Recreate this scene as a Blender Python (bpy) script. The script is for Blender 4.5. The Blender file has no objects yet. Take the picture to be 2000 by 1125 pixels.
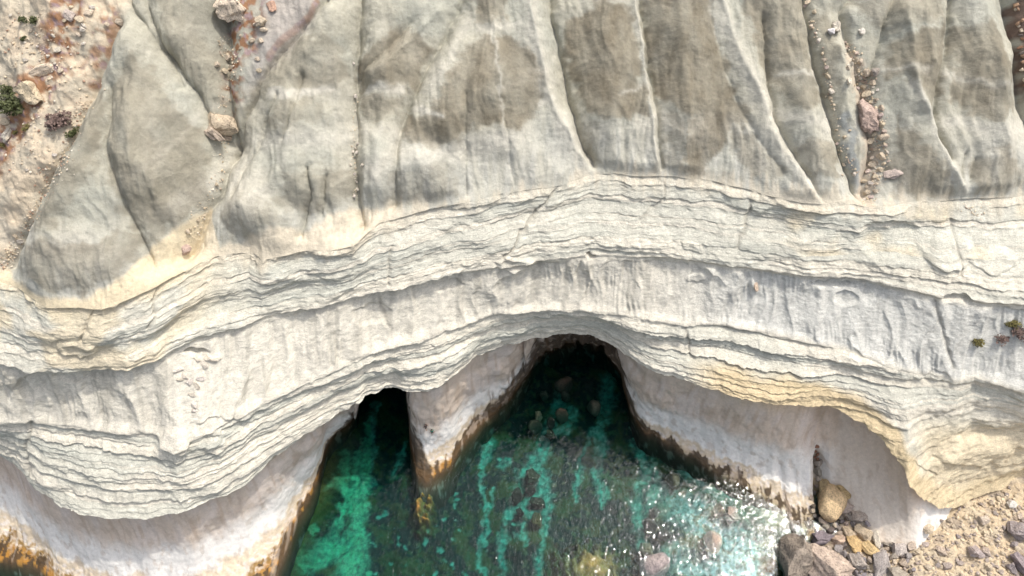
import bpy, bmesh, math, random
import numpy as np
from mathutils import Vector, Matrix, Euler
from mathutils.bvhtree import BVHTree

# ------------------------------------------------------------------ camera, sky, sun, exposure
S = bpy.context.scene
COL = S.collection
CAM_H = 110.0
PITCH = math.radians(55.0)            # looking down at the coast, towards land (+Y)
FPX = 1428.0                          # focal length in photograph pixels (2000 wide)
cam_d = bpy.data.cameras.new("camera")
cam_d.sensor_width = 36.0
cam_d.lens = 36.0 * FPX / 2000.0
cam_d.clip_end = 3000.0
cam = bpy.data.objects.new("camera", cam_d)
cam.location = (0, 0, CAM_H)
cam.rotation_euler = (math.pi / 2 - PITCH, 0, 0)
COL.objects.link(cam)
S.camera = cam

SUN_DIR = Vector((0.36, 0.235, 0.90)).normalized()     # towards the sun: over the land, to the right
sun_el = math.asin(SUN_DIR.z)
sun_az = math.atan2(SUN_DIR.x, SUN_DIR.y)
w = bpy.data.worlds.new("World")
S.world = w
w.use_nodes = True
nt = w.node_tree
bg = nt.nodes["Background"]
sky = nt.nodes.new("ShaderNodeTexSky")
sky.sky_type = 'NISHITA'
sky.sun_disc = False
sky.sun_elevation = sun_el
sky.sun_rotation = sun_az
sky.air_density = 0.8
sky.dust_density = 4.0
sky.ozone_density = 0.6
hs = nt.nodes.new("ShaderNodeHueSaturation")          # hazy air: a paler sky
hs.inputs['Saturation'].default_value = 0.45
nt.links.new(sky.outputs[0], hs.inputs['Color'])
nt.links.new(hs.outputs[0], bg.inputs[0])
bg.inputs[1].default_value = 0.15
sl = bpy.data.lights.new("sun", 'SUN')
sl.energy = 1.5                       # sun through thin haze: weak shadows
sl.angle = math.radians(0.6)
sl.color = (1.0, 0.95, 0.87)
so = bpy.data.objects.new("sun", sl)
so.rotation_euler = (-SUN_DIR).to_track_quat('-Z', 'Y').to_euler()
so.location = (60, 60, 160)
COL.objects.link(so)
S.view_settings.view_transform = 'Standard'
S.view_settings.look = 'None'
S.view_settings.gamma = 1.0
S.view_settings.use_curve_mapping = False
S.view_settings.exposure = 0.86
S.render.engine = 'CYCLES'
S.cycles.use_denoising = True
S.cycles.max_bounces = 8
S.cycles.transparent_max_bounces = 12
S.cycles.caustics_reflective = False
S.cycles.caustics_refractive = False

CP, SP = math.cos(PITCH), math.sin(PITCH)


# ------------------------------------------------------------------ geometry of the view (to read world places off the photograph)
def y_to_Y(py, z):
    """ground distance of a point seen in photograph row py that lies at height z"""
    a = PITCH + np.arctan((np.asarray(py, float) - 562.5) / FPX)
    return (CAM_H - z) / np.tan(a)


def depth_of(Y, z):
    return CP * Y + SP * (CAM_H - z)


def world(px, Y, z):
    """(photograph column, ground distance, height) -> X"""
    return (np.asarray(px, float) - 1000.0) / FPX * depth_of(Y, z)


def at(px, py, z):
    Y = float(y_to_Y(py, z))
    return Vector((float(world(px, Y, z)), Y, z))


# ------------------------------------------------------------------ noise
def _hash(ix, iy, seed):
    h = (ix.astype(np.int64) * 374761393 + iy.astype(np.int64) * 668265263 + seed * 1442695041) & 0xFFFFFFFF
    h = ((h ^ (h >> 13)) * 1274126177) & 0xFFFFFFFF
    h = ((h ^ (h >> 16)) * 2246822519) & 0xFFFFFFFF
    return (h ^ (h >> 15)).astype(np.float64) / 4294967295.0


_rp = np.random.RandomState(77)
_PERM = np.concatenate([_rp.permutation(1024)] * 2).astype(np.int32)
_GA = _rp.uniform(0, 2 * math.pi, 1024)
_GX = np.cos(_GA).astype(np.float32); _GY = np.sin(_GA).astype(np.float32)


def perlin(x, y, seed=0):
    x = np.asarray(x, np.float64) + seed * 31.731; y = np.asarray(y, np.float64) + seed * 17.177
    x, y = np.broadcast_arrays(x, y)
    x0 = np.floor(x); y0 = np.floor(y)
    fx = (x - x0).astype(np.float32); fy = (y - y0).astype(np.float32)
    ix = x0.astype(np.int32) & 1023; iy = y0.astype(np.int32) & 1023
    u = fx * fx * fx * (fx * (fx * 6 - 15) + 10)
    v = fy * fy * fy * (fy * (fy * 6 - 15) + 10)
    p0 = _PERM[ix]; p1 = _PERM[ix + 1]

    def g(p, dy, ax, ay):
        h = _PERM[p + ((iy + dy) & 1023)]
        return _GX[h] * ax + _GY[h] * ay
    a = g(p0, 0, fx, fy); b = g(p1, 0, fx - 1, fy); c = g(p0, 1, fx, fy - 1); d = g(p1, 1, fx - 1, fy - 1)
    t = a + u * (b - a)
    return (t + v * (c + u * (d - c) - t)) * 1.5


def fbm(x, y, octv=4, seed=0, gain=0.5):
    s = 0.0; a = 1.0; f = 1.0
    for k in range(octv):
        s = s + a * perlin(x * f + 13.7 * k, y * f - 7.3 * k, seed + k)
        a *= gain; f *= 2.03
    return s


def sst(a, b, x):
    t = np.clip((x - a) / (b - a), 0, 1)
    return t * t * (3 - 2 * t)


def _dist(px, py, pts):
    best = np.full(px.shape, 1e9, np.float32); par = np.zeros(px.shape, np.float32)
    n = len(pts) - 1
    for i in range(n):
        ax, ay = pts[i][:2]; bx, by = pts[i + 1][:2]
        dx, dy = bx - ax, by - ay
        t = np.clip(((px - ax) * dx + (py - ay) * dy) / (dx * dx + dy * dy + 1e-9), 0, 1)
        d = (px - ax - t * dx) ** 2 + (py - ay - t * dy) ** 2
        m = d < best
        best = np.where(m, d, best); par = np.where(m, (i + t) / n, par)
    return np.sqrt(best), par


def _window(px, py, pts, margin):
    xs = [p[0] for p in pts]; ys = [p[1] for p in pts]
    c = np.where((px.max(0) > min(xs) - margin) & (px.min(0) < max(xs) + margin))[0]
    r = np.where((py.max(1) > min(ys) - margin) & (py.min(1) < max(ys) + margin))[0]
    if len(c) == 0 or len(r) == 0:
        return None
    return slice(r[0], r[-1] + 1), slice(c[0], c[-1] + 1)


def dist_poly(px, py, pts, margin=140):
    """distance to a polyline and the parameter 0..1 along it (exact within the margin round it)"""
    D = np.full(px.shape, 1e4, np.float32); T = np.zeros(px.shape, np.float32)
    wn = _window(px, py, pts, margin)
    if wn:
        D[wn], T[wn] = _dist(px[wn].astype(np.float32), py[wn].astype(np.float32), pts)
    return D, T


def sdf_polygon(px, py, pts, margin=70):
    D = np.full(px.shape, 1e4, np.float32)
    wn = _window(px, py, pts, margin)
    if not wn:
        return D
    px = px[wn].astype(np.float32); py = py[wn].astype(np.float32)
    d, _ = _dist(px, py, list(pts) + [pts[0]])
    inside = np.zeros(px.shape, bool)
    n = len(pts)
    for i in range(n):
        x1, y1 = pts[i]; x2, y2 = pts[(i + 1) % n]
        c = ((y1 > py) != (y2 > py)) & (px < (x2 - x1) * (py - y1) / (y2 - y1 + 1e-9) + x1)
        inside ^= c
    D[wn] = np.where(inside, -d, d)
    return D


def curve(knots, x):
    k = np.array(knots, float)
    return np.interp(x, k[:, 0], k[:, 1])


def smooth_cols(a, n):
    if n < 2:
        return a
    k = np.hanning(n + 2)[1:-1]; k /= k.sum()
    p = np.pad(a, [(0, 0)] * (a.ndim - 1) + [(n // 2, n - 1 - n // 2)], mode='edge')
    return np.apply_along_axis(lambda r: np.convolve(r, k, 'valid'), -1, p)


# ------------------------------------------------------------------ materials
def new_mat(name):
    m = bpy.data.materials.new(name); m.use_nodes = True
    n = m.node_tree; n.nodes.clear()
    out = n.nodes.new("ShaderNodeOutputMaterial")
    return m, n, out


def ramp(n, stops):
    r = n.nodes.new("ShaderNodeValToRGB")
    e = r.color_ramp.elements
    e[0].position, e[0].color = stops[0][0], (*stops[0][1], 1)
    e[1].position, e[1].color = stops[-1][0], (*stops[-1][1], 1)
    for p, c in stops[1:-1]:
        k = e.new(p); k.color = (*c, 1)
    return r


def noise_node(n, scale, detail=6, rough=0.6, vec=None, dist=0.0):
    t = n.nodes.new("ShaderNodeTexNoise")
    t.inputs['Scale'].default_value = scale; t.inputs['Detail'].default_value = detail
    t.inputs['Roughness'].default_value = rough; t.inputs['Distortion'].default_value = dist
    if vec is not None:
        n.links.new(vec, t.inputs['Vector'])
    return t


def math_node(n, op, a, b=None):
    m = n.nodes.new("ShaderNodeMath"); m.operation = op
    for i, v in enumerate((a, b)):
        if v is None:
            continue
        if isinstance(v, (int, float)):
            m.inputs[i].default_value = v
        else:
            n.links.new(v, m.inputs[i])
    return m.outputs[0]


def mul_color(n, c, f):
    m = n.nodes.new("ShaderNodeMix"); m.data_type = 'RGBA'; m.blend_type = 'MULTIPLY'
    m.inputs['Factor'].default_value = 1.0
    n.links.new(c, m.inputs['A']); n.links.new(f, m.inputs['B'])
    return m.outputs['Result']


def earth_material(name, grain=2.2, fine=11.0, bump=0.25, var=0.25, rough=0.95, stretch=None):
    """rock or soil whose own colouring is stored per vertex, with procedural grain and relief"""
    m, n, out = new_mat(name)
    at_ = n.nodes.new("ShaderNodeAttribute"); at_.attribute_name = "Col"
    tc = n.nodes.new("ShaderNodeTexCoord")
    vec = tc.outputs['Object']
    if stretch:
        mp = n.nodes.new("ShaderNodeMapping"); mp.inputs['Scale'].default_value = stretch
        n.links.new(vec, mp.inputs['Vector']); vec = mp.outputs[0]
    a = noise_node(n, grain, 8, 0.65, vec)
    b = noise_node(n, fine, 6, 0.7, vec)
    r1 = ramp(n, [(0.25, (1 - var,) * 3), (0.75, (1 + var,) * 3)])
    n.links.new(a.outputs[0], r1.inputs[0])
    r2 = ramp(n, [(0.3, (1 - var * 0.8, 1 - var * 0.8, 1 - var * 0.85)), (0.7, (1 + var * 0.8,) * 3)])
    n.links.new(b.outputs[0], r2.inputs[0])
    c = mul_color(n, at_.outputs['Color'], r1.outputs[0])
    c = mul_color(n, c, r2.outputs[0])
    h = math_node(n, 'ADD', a.outputs[0], math_node(n, 'MULTIPLY', b.outputs[0], 0.5))
    bp = n.nodes.new("ShaderNodeBump"); bp.inputs['Strength'].default_value = bump
    bp.inputs['Distance'].default_value = 0.35
    n.links.new(h, bp.inputs['Height'])
    p = n.nodes.new("ShaderNodeBsdfPrincipled")
    p.inputs['Roughness'].default_value = rough
    p.inputs['Specular IOR Level'].default_value = 0.15
    n.links.new(c, p.inputs['Base Color']); n.links.new(bp.outputs[0], p.inputs['Normal'])
    n.links.new(p.outputs[0], out.inputs['Surface'])
    return m


def tinted_material(name, scale=3.0, var=0.35, bump=0.6, rough=0.9, pits=0.5):
    """loose rock: the object's own colour with grain, pits and relief"""
    m, n, out = new_mat(name)
    oi = n.nodes.new("ShaderNodeObjectInfo")
    tc = n.nodes.new("ShaderNodeTexCoord")
    ad = n.nodes.new("ShaderNodeVectorMath"); ad.operation = 'ADD'
    n.links.new(tc.outputs['Object'], ad.inputs[0]); n.links.new(oi.outputs['Location'], ad.inputs[1])
    a = noise_node(n, scale, 8, 0.65, ad.outputs[0])
    b = noise_node(n, scale * 4, 5, 0.7, ad.outputs[0])
    r1 = ramp(n, [(0.3, (1 - var, 1 - var, 1 - var * 0.9)), (0.7, (1 + var, 1 + var, 1 + var))])
    n.links.new(a.outputs[0], r1.inputs[0])
    r2 = ramp(n, [(0.36, (1 - pits,) * 3), (0.5, (1, 1, 1))])
    n.links.new(b.outputs[0], r2.inputs[0])
    c = mul_color(n, mul_color(n, oi.outputs['Color'], r1.outputs[0]), r2.outputs[0])
    h = math_node(n, 'ADD', a.outputs[0], math_node(n, 'MULTIPLY', b.outputs[0], 0.6))
    bp = n.nodes.new("ShaderNodeBump"); bp.inputs['Strength'].default_value = bump
    bp.inputs['Distance'].default_value = 0.25
    n.links.new(h, bp.inputs['Height'])
    p = n.nodes.new("ShaderNodeBsdfPrincipled")
    p.inputs['Roughness'].default_value = rough; p.inputs['Specular IOR Level'].default_value = 0.2
    n.links.new(c, p.inputs['Base Color']); n.links.new(bp.outputs[0], p.inputs['Normal'])
    n.links.new(p.outputs[0], out.inputs['Surface'])
    return m


def plain_material(name, col, rough=0.8, var=0.25, scale=20.0):
    m, n, out = new_mat(name)
    tc = n.nodes.new("ShaderNodeTexCoord")
    a = noise_node(n, scale, 4, 0.6, tc.outputs['Object'])
    r = ramp(n, [(0.3, tuple(c * (1 - var) for c in col)), (0.7, tuple(c * (1 + var) for c in col))])
    n.links.new(a.outputs[0], r.inputs[0])
    p = n.nodes.new("ShaderNodeBsdfPrincipled"); p.inputs['Roughness'].default_value = rough
    n.links.new(r.outputs[0], p.inputs['Base Color']); n.links.new(p.outputs[0], out.inputs['Surface'])
    return m


M_CLAY = earth_material("clay", 2.2, 9.0, 0.55, 0.13)
M_ROCK = earth_material("banded_limestone", 2.0, 8.0, 0.6, 0.22, stretch=(0.6, 0.6, 2.0))
M_WALL = earth_material("undercut_limestone", 2.0, 7.0, 0.28, 0.12, rough=0.85)
M_SAND = earth_material("sand", 2.5, 10.0, 0.6, 0.2)
M_BED = earth_material("seabed_weed", 1.2, 5.0, 0.5, 0.35)
M_BOULDER = tinted_material("boulder_stone")


# ------------------------------------------------------------------ mesh helpers
def grid_mesh(name, P, C, mat, kind=None, parent=None, smooth=True):
    """P: rows x cols x 3 positions, C: rows x cols x 3 colours -> one mesh object"""
    R, N = P.shape[:2]
    me = bpy.data.meshes.new(name)
    me.vertices.add(R * N)
    me.vertices.foreach_set("co", P.reshape(-1).astype(np.float32))
    idx = np.arange(R * N).reshape(R, N)
    q = np.stack([idx[:-1, :-1], idx[1:, :-1], idx[1:, 1:], idx[:-1, 1:]], -1).reshape(-1, 4)
    nf = len(q)
    me.loops.add(nf * 4); me.polygons.add(nf)
    me.loops.foreach_set("vertex_index", q.reshape(-1).astype(np.int32))
    me.polygons.foreach_set("loop_start", np.arange(0, nf * 4, 4, dtype=np.int32))
    me.polygons.foreach_set("loop_total", np.full(nf, 4, np.int32))
    me.update(calc_edges=True)
    ca = me.color_attributes.new("Col", 'FLOAT_COLOR', 'POINT')
    c4 = np.ones((R * N, 4), np.float32); c4[:, :3] = np.clip(C.reshape(-1, 3), 0.003, 0.95)
    ca.data.foreach_set("color", c4.reshape(-1))
    if smooth:
        me.polygons.foreach_set("use_smooth", np.ones(nf, bool))
    me.materials.append(mat)
    o = bpy.data.objects.new(name, me); COL.objects.link(o)
    if kind:
        o["kind"] = kind
    if parent:
        o.parent = parent
    return o


def mesh_obj(name, verts, faces, mat, parent=None, smooth=False):
    me = bpy.data.meshes.new(name); me.from_pydata(verts, [], faces); me.update()
    if smooth:
        me.polygons.foreach_set("use_smooth", np.ones(len(me.polygons), bool))
    if mat:
        me.materials.append(mat)
    o = bpy.data.objects.new(name, me); COL.objects.link(o)
    if parent:
        o.parent = parent
    return o


def tag(o, label=None, cat=None, group=None, kind=None):
    if label: o["label"] = label
    if cat: o["category"] = cat
    if group: o["group"] = group
    if kind: o["kind"] = kind
    return o


def blend(c, col, m):
    m = np.clip(m, 0, 1)[..., None]
    return c * (1 - m) + np.array(col, float) * m


# ================================================================== THE CLIFF COAST
# each lateral station of the coast (a column of the photograph) gets a vertical profile (ground distance, height)
NC = 1180
PX = np.linspace(-220, 2220, NC)
jit = perlin(PX * 0.012, 0 * PX, 5) * 5 + perlin(PX * 0.035, 0 * PX, 6) * 1.5

# foot of the clay / top ledge of the banded rock
yC = curve([(-220, 500), (0, 548), (30, 560), (90, 600), (200, 606), (250, 585), (310, 560), (360, 530), (400, 506), (488, 489), (512, 508),
            (600, 490), (690, 480), (740, 438), (800, 418), (870, 402), (960, 385), (1000, 376), (1100, 362), (1150, 343), (1200, 338),
            (1300, 345), (1380, 350), (1440, 365), (1500, 385), (1580, 396), (1700, 404), (1800, 392), (1870, 390), (1950, 386), (2000, 380),
            (2220, 370)], PX) + jit
yB2 = curve([(-220, 690), (0, 705), (60, 725), (121, 727), (249, 722), (302, 708), (345, 680), (400, 655), (470, 635), (540, 612), (620, 595),
             (700, 580), (771, 569), (840, 550), (899, 530), (977, 522), (1050, 505), (1151, 500), (1272, 500), (1350, 505), (1450, 520),
             (1570, 537), (1677, 548), (1734, 555), (1840, 578), (2000, 595), (2220, 620)], PX) + jit * 0.7
yB1 = curve([(-220, 815), (0, 821), (71, 823), (139, 828), (228, 841), (302, 842), (323, 862), (345, 870), (373, 857), (427, 839), (508, 787),
             (604, 745), (696, 702), (774, 672), (899, 640), (959, 615), (1077, 604), (1158, 606), (1219, 615), (1339, 632), (1417, 632),
             (1478, 645), (1531, 658), (1620, 679), (1709, 703), (1773, 725), (1865, 745), (1900, 735), (1933, 742), (2000, 765), (2220, 800)],
            PX) + jit * 0.5
yL = curve([(-220, 870), (0, 887), (32, 903), (53, 931), (89, 967), (135, 992), (199, 1008), (256, 1010), (306, 1006), (373, 995), (427, 974),
            (473, 953), (526, 910), (555, 885), (604, 842), (655, 806), (700, 787), (712, 770), (767, 757), (785, 766), (828, 769), (850, 766),
            (877, 752), (906, 720), (934, 698), (991, 676), (1013, 669), (1077, 654), (1109, 652), (1151, 654), (1183, 665), (1219, 690),
            (1262, 722), (1297, 736), (1371, 757), (1442, 777), (1499, 789), (1584, 793), (1602, 791), (1638, 800), (1691, 825), (1727, 860),
            (1755, 903), (1773, 945), (1798, 972), (1833, 992), (1869, 985), (1922, 967), (1958, 950), (2000, 935), (2220, 880)], PX) + jit * 0.35
yW = curve([(-220, 1080), (0, 1088), (60, 1098), (85, 1112), (95, 1128), (110, 1150), (200, 1215), (300, 1235), (420, 1220), (480, 1185),
            (537, 1122), (583, 1009), (600, 980), (621, 938), (635, 875), (658, 841), (685, 818), (700, 795), (708, 700), (795, 700), (800, 850),
            (806, 900), (813, 928), (830, 940), (856, 924), (884, 903), (902, 867), (931, 835), (956, 812), (991, 782), (1018, 752), (1036, 720),
            (1048, 698), (1080, 680), (1130, 666), (1180, 678), (1198, 694), (1210, 718), (1222, 765), (1232, 800), (1250, 836), (1300, 862), (1350, 890), (1400, 920),
            (1450, 945), (1480, 962), (1520, 990), (1560, 1022), (1582, 1024), (1594, 990), (1602, 966), (1612, 966), (1650, 1010), (1700, 1050),
            (1750, 1070), (1790, 1070), (1830, 1066), (1870, 1050), (2000, 1000), (2220, 950)], PX)
yW = smooth_cols(yW, 5) + jit * 0.5
one = np.ones(NC)
zC = 36 * one + perlin(PX * 0.004, 0 * PX, 3) * 0.6
zB2 = 29.5 * one
zB1 = curve([(-220, 21.5), (520, 22), (800, 23), (1600, 22.5), (1800, 21), (2220, 20.5)], PX)
zL = curve([(-220, 14), (520, 14.5), (700, 16.5), (1500, 17), (1600, 16.5), (1700, 15.5), (1755, 14.2), (1775, 12.5), (1800, 9.0), (1833, 6.0), (1870, 4.5), (1960, 4.8), (2220, 5.5)], PX)
zL = smooth_cols(zL, 45)
zW = curve([(-220, 0), (1606, 0), (1620, 0.3), (1650, 0.7), (1700, 1.1), (1750, 1.7), (1795, 2.2), (1860, 1.0), (1900, -1), (2220, -1)], PX)

YC, YB2, YB1, YL, YW = (y_to_Y(a, b) for a, b in ((yC, zC), (yB2, zB2), (yB1, zB1), (yL, zL), (yW, zW)))
cave = np.maximum(sst(690, 712, PX) * (1 - sst(786, 800, PX)), sst(1022, 1058, PX) * (1 - sst(1205, 1236, PX)))

# --- strata: horizontal layers of uneven thickness
rs = np.random.RandomState(4)
edges = [-6.0]
while edges[-1] < 60:
    edges.append(edges[-1] + rs.choice([0.16, 0.25, 0.35, 0.5, 0.75, 1.0], p=[.2, .22, .2, .18, .12, .08]) * rs.uniform(0.8, 1.2))
edges = np.array(edges)


def layers(z, X):
    zz = z + perlin(X * 0.03, z * 0.05, 21) * 0.5 + perlin(X * 0.12, z * 0.1, 22) * 0.12 + perlin(X * 0.45, z * 0.3, 23) * 0.10 + perlin(X * 1.6, z * 0.8, 24) * 0.05
    k = np.clip(np.searchsorted(edges, zz) - 1, 0, len(edges) - 2)
    rel = zz - 0.5 * (edges[k] + edges[k + 1])
    th = edges[k + 1] - edges[k]
    kk = k.astype(float)
    p = perlin(X * 0.05 + kk * 17.37, kk * 5.13 + 0.37, 31) * 0.75 + perlin(X * 0.22 + kk * 7.1, kk * 3.71 + 0.2, 32) * 0.3 \
        + perlin(X * 0.8, kk * 2.3 + 0.4, 33) * 0.3 + perlin(X * 2.6, kk * 4.9 + 0.7, 34) * 0.14
    blk = np.floor(X * (0.22 + 0.2 * _hash(k, k * 0 + 8, 2)) + kk * 0.37 + 0.8 * perlin(X * 0.3, kk * 1.7, 35) + 0.3 * z)      # joints split the layers into blocks
    p = p + (_hash(blk.astype(np.int64), k, 14) - 0.5) * 0.55
    tint = _hash(k, k * 0 + 3, 9)
    return rel, th, p, tint, k


# ------------------------------------------------------------------ 1 clay slopes (badlands above the rock)
RA = 300
v = np.linspace(0, 1, RA)[:, None]
yTop = -330.0
py = yTop + (yC[None, :] - yTop) * v ** 0.9
px = np.broadcast_to(PX[None, :], py.shape)
TANS = math.tan(math.radians(37))
ang = PITCH + np.arctan((py - 562.5) / FPX)
# line z = zC + TANS*(Y-YC) cut by the ray of each row
YCs = smooth_cols(YC, 151); zCs = smooth_cols(zC, 151)
wq = sst(0.86, 1.0, v)
YCe = YCs[None, :] * (1 - wq) + YC[None, :] * wq; zCe = zCs[None, :] * (1 - wq) + zC[None, :] * wq
Y = (CAM_H - zCe + TANS * YCe) / (np.tan(ang) + TANS)
Z = zCe + TANS * (Y - YCe)

GULLIES = [  # (points, depth m, width px)
    ([(-60, 640), (10, 522), (60, 425), (110, 325), (135, 285), (165, 190), (205, 100), (225, 40)], 1.6, 30),
    ([(235, -60), (250, 20), (334, 117), (395, 212), (435, 275)], 1.5, 30),
    ([(270, -80), (290, 40), (325, 110), (350, 170)], 0.8, 16),
    ([(430, -150), (430, 0), (428, 100), (434, 210), (440, 290), (425, 360), (390, 425), (358, 500)], 2.6, 45),
    ([(640, 0), (560, 90), (520, 130), (490, 190), (455, 260), (440, 300)], 1.2, 18),
    ([(720, -120), (702, 0), (692, 100), (690, 200), (690, 300), (694, 390), (705, 445)], 2.0, 34),
    ([(905, -20), (870, 70), (821, 153), (790, 225), (775, 290), (770, 400)], 1.5, 26),
    ([(800, 40), (760, 90), (715, 130), (700, 150)], 0.8, 15),
    ([(1060, -140), (1077, 21), (1101, 117), (1119, 213), (1140, 280), (1160, 325)], 1.9, 24),
    ([(1250, -120), (1252, 20), (1262, 95), (1274, 180), (1285, 255), (1295, 330)], 1.3, 22),
    ([(1375, -150), (1385, 40), (1408, 130), (1448, 215), (1480, 275), (1545, 360)], 0.35, 26),
    ([(1490, 40), (1503, 165), (1520, 245), (1560, 315), (1605, 392)], 1.4, 22),
    ([(1560, -100), (1585, 40), (1603, 130), (1620, 195), (1642, 275), (1672, 345), (1692, 395)], 1.9, 24),
    ([(1720, -100), (1650, 20), (1670, 100), (1690, 170), (1706, 240), (1712, 310), (1700, 395)], 1.7, 34),
    ([(1770, -60), (1735, 40), (1718, 110), (1700, 150)], 1.0, 16),
    ([(1855, 0), (1848, 90), (1830, 170), (1822, 240), (1850, 310)], 1.3, 20),
    ([(1950, -140), (1975, 20), (1990, 110), (1999, 180), (2020, 260)], 2.0, 26),
    ([(213, 170), (209, 290), (228, 350), (260, 440), (290, 520)], 0.9, 22),
    ([(600, 330), (606, 370), (592, 430), (588, 460)], 0.9, 9),
    ([(640, 345), (632, 385), (628, 415)], 0.6, 8),
    ([(545, 185), (520, 240), (500, 290), (470, 330), (452, 380)], 0.7, 10),
    ([(590, 150), (583, 200), (570, 235), (560, 270)], 0.7, 10),
    ([(915, 190), (908, 280), (912, 380)], 0.5, 12),
    ([(985, 200), (993, 300), (1003, 365)], 0.5, 10),
    ([(1885, 300), (1875, 330), (1868, 372)], 0.5, 8),
    ([(1905, 310), (1893, 345), (1885, 372)], 0.5, 8),
    ([(2050, -100), (2075, 100), (2100, 300)], 1.5, 30),
]
RIDGES = [
    ([(255, 60), (200, 190), (150, 320), (112, 420), (60, 560)], 0.9, 26),
    ([(262, 90), (262, 200), (280, 300), (330, 400)], 1.1, 42),
    ([(90, 420), (80, 480)], 0.6, 24),
    ([(370, -80), (380, 60), (408, 180)], 0.8, 22),
    ([(650, 30), (575, 150), (570, 260), (560, 330), (480, 400)], 1.4, 40),
    ([(660, 120), (660, 250), (650, 380)], 0.8, 22),
    ([(760, 140), (745, 260), (735, 360)], 0.8, 30),
    ([(860, 20), (790, 90), (730, 150)], 0.7, 14),
    ([(955, -80), (958, 60), (940, 180), (890, 240), (850, 330)], 1.1, 42),
    ([(965, 50), (978, 140), (988, 250), (1000, 360)], 0.5, 12),
    ([(1030, -60), (1042, 60), (1065, 160), (1090, 225), (1118, 275), (1152, 335)], 1.3, 20),
    ([(1170, -40), (1180, 120), (1200, 300)], 0.9, 45),
    ([(1238, -120), (1242, 20), (1252, 95), (1263, 180), (1273, 255), (1284, 335)], 0.9, 10),
    ([(1320, -40), (1330, 120), (1340, 320)], 0.9, 40),
    ([(1380, -150), (1410, 20), (1440, 110), (1480, 190), (1508, 262), (1555, 330), (1590, 385)], 1.0, 24),
    ([(1560, 40), (1570, 180), (1600, 330)], 0.8, 30),
    ([(1640, 90), (1655, 160), (1662, 230)], 0.7, 14),
    ([(1765, 20), (1778, 170), (1806, 236), (1834, 302), (1878, 380)], 1.4, 22),
    ([(1800, 30), (1812, 120)], 0.8, 20),
    ([(1900, -60), (1925, 60), (1940, 150), (1955, 300)], 1.2, 36),
    ([(40, 120), (80, 240), (40, 380)], 0.9, 40),
    ([(2030, 0), (2040, 300)], 1.2, 30),
]
wx = px + perlin(px * 0.02, py * 0.02, 61) * 5 + perlin(px * 0.07, py * 0.07, 62) * 1.6
wy = py + perlin(px * 0.02, py * 0.02, 63) * 5
H = np.zeros(px.shape)
for pts, a, wd in GULLIES:
    d, t = dist_poly(wx, wy, pts)
    H -= a * (0.72 * np.exp(-d / wd) + 0.28 * np.exp(-d / (wd * 0.25)))
for pts, a, wd in RIDGES:
    d, t = dist_poly(wx, wy, pts)
    H += a * (0.75 * np.exp(-(np.sqrt(d * d + (0.45 * wd) ** 2) - 0.45 * wd) / wd) + 0.12 * np.exp(-(d / (wd * 0.25)) ** 2))
u_m = px * 0.07; v_m = py * 0.07
rubble = 1 - sst(-12, 10, sdf_polygon(wx, wy, [(-260, -340), (235, -340), (245, 0), (218, 60), (172, 185), (135, 285), (62, 420), (0, 530), (-260, 700)]))
foot = sst(0.72, 0.98, v)
LOBES = [(290, 300, 95, 170, 1.5), (140, 500, 115, 75, 0.9), (500, 420, 75, 45, 0.9), (610, 375, 45, 55, 0.7), (570, 225, 75, 65, 0.8), (930, 190, 120, 130, 1.3),
         (840, 340, 95, 65, 0.8), (1180, 150, 65, 190, 0.9), (1330, 180, 65, 210, 0.9), (1570, 240, 45, 130, 0.8), (1790, 310, 55, 85, 0.9), (1930, 190, 60, 150, 0.9),
         (1935, 340, 50, 55, 0.6), (360, 80, 60, 120, 0.8), (745, 130, 50, 90, 0.8), (735, 330, 40, 90, 0.6), (130, 330, 50, 120, 0.7), (1480, 60, 50, 120, 0.8)]
for cx, cy, rx, ry, a in LOBES:
    q = ((wx - cx) / rx) ** 2 + ((wy - cy) / ry) ** 2
    H += 0.75 * a * np.clip(1 - q, 0, 1) ** 1.3
H *= 1.45
H += fbm(u_m * 0.12, v_m * 0.07, 4, 71) * 0.8
H += (1 - np.abs(perlin(u_m * 0.4 + perlin(u_m * .2, v_m * .15, 75), v_m * 0.12, 72))) * 0.3
rill = perlin(u_m * 1.2 + 0.6 * perlin(u_m * 0.3, v_m * 0.3, 73), v_m * 0.12, 74)
H += -np.abs(rill) * (0.03 + 0.16 * foot)
ril2 = perlin(u_m * 0.8 + 1.2 * perlin(u_m * 0.12, v_m * 0.12, 79) + 0.10 * v_m * perlin(u_m * 0.05, v_m * 0.02, 80), v_m * 0.05, 70)
H -= 0.10 * np.clip(0.35 - np.abs(ril2), 0, 1) / 0.35 * sst(-0.2, 0.3, perlin(u_m * 0.1, v_m * 0.1, 98))
H += fbm(u_m * 1.5, v_m * 1.5, 3, 76) * 0.04
H += rubble * (fbm(u_m * 0.3, v_m * 0.22, 4, 77) * 0.4 + fbm(u_m * 2.0, v_m * 2.0, 3, 78) * 0.07)
H *= 1 - 0.85 * sst(0.955, 1.0, v)
NRM = np.array([0, -math.sin(math.radians(37)), math.cos(math.radians(37))])
X = world(px, Y, Z)
PA = np.stack([X, Y, Z], -1) + H[..., None] * NRM

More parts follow.
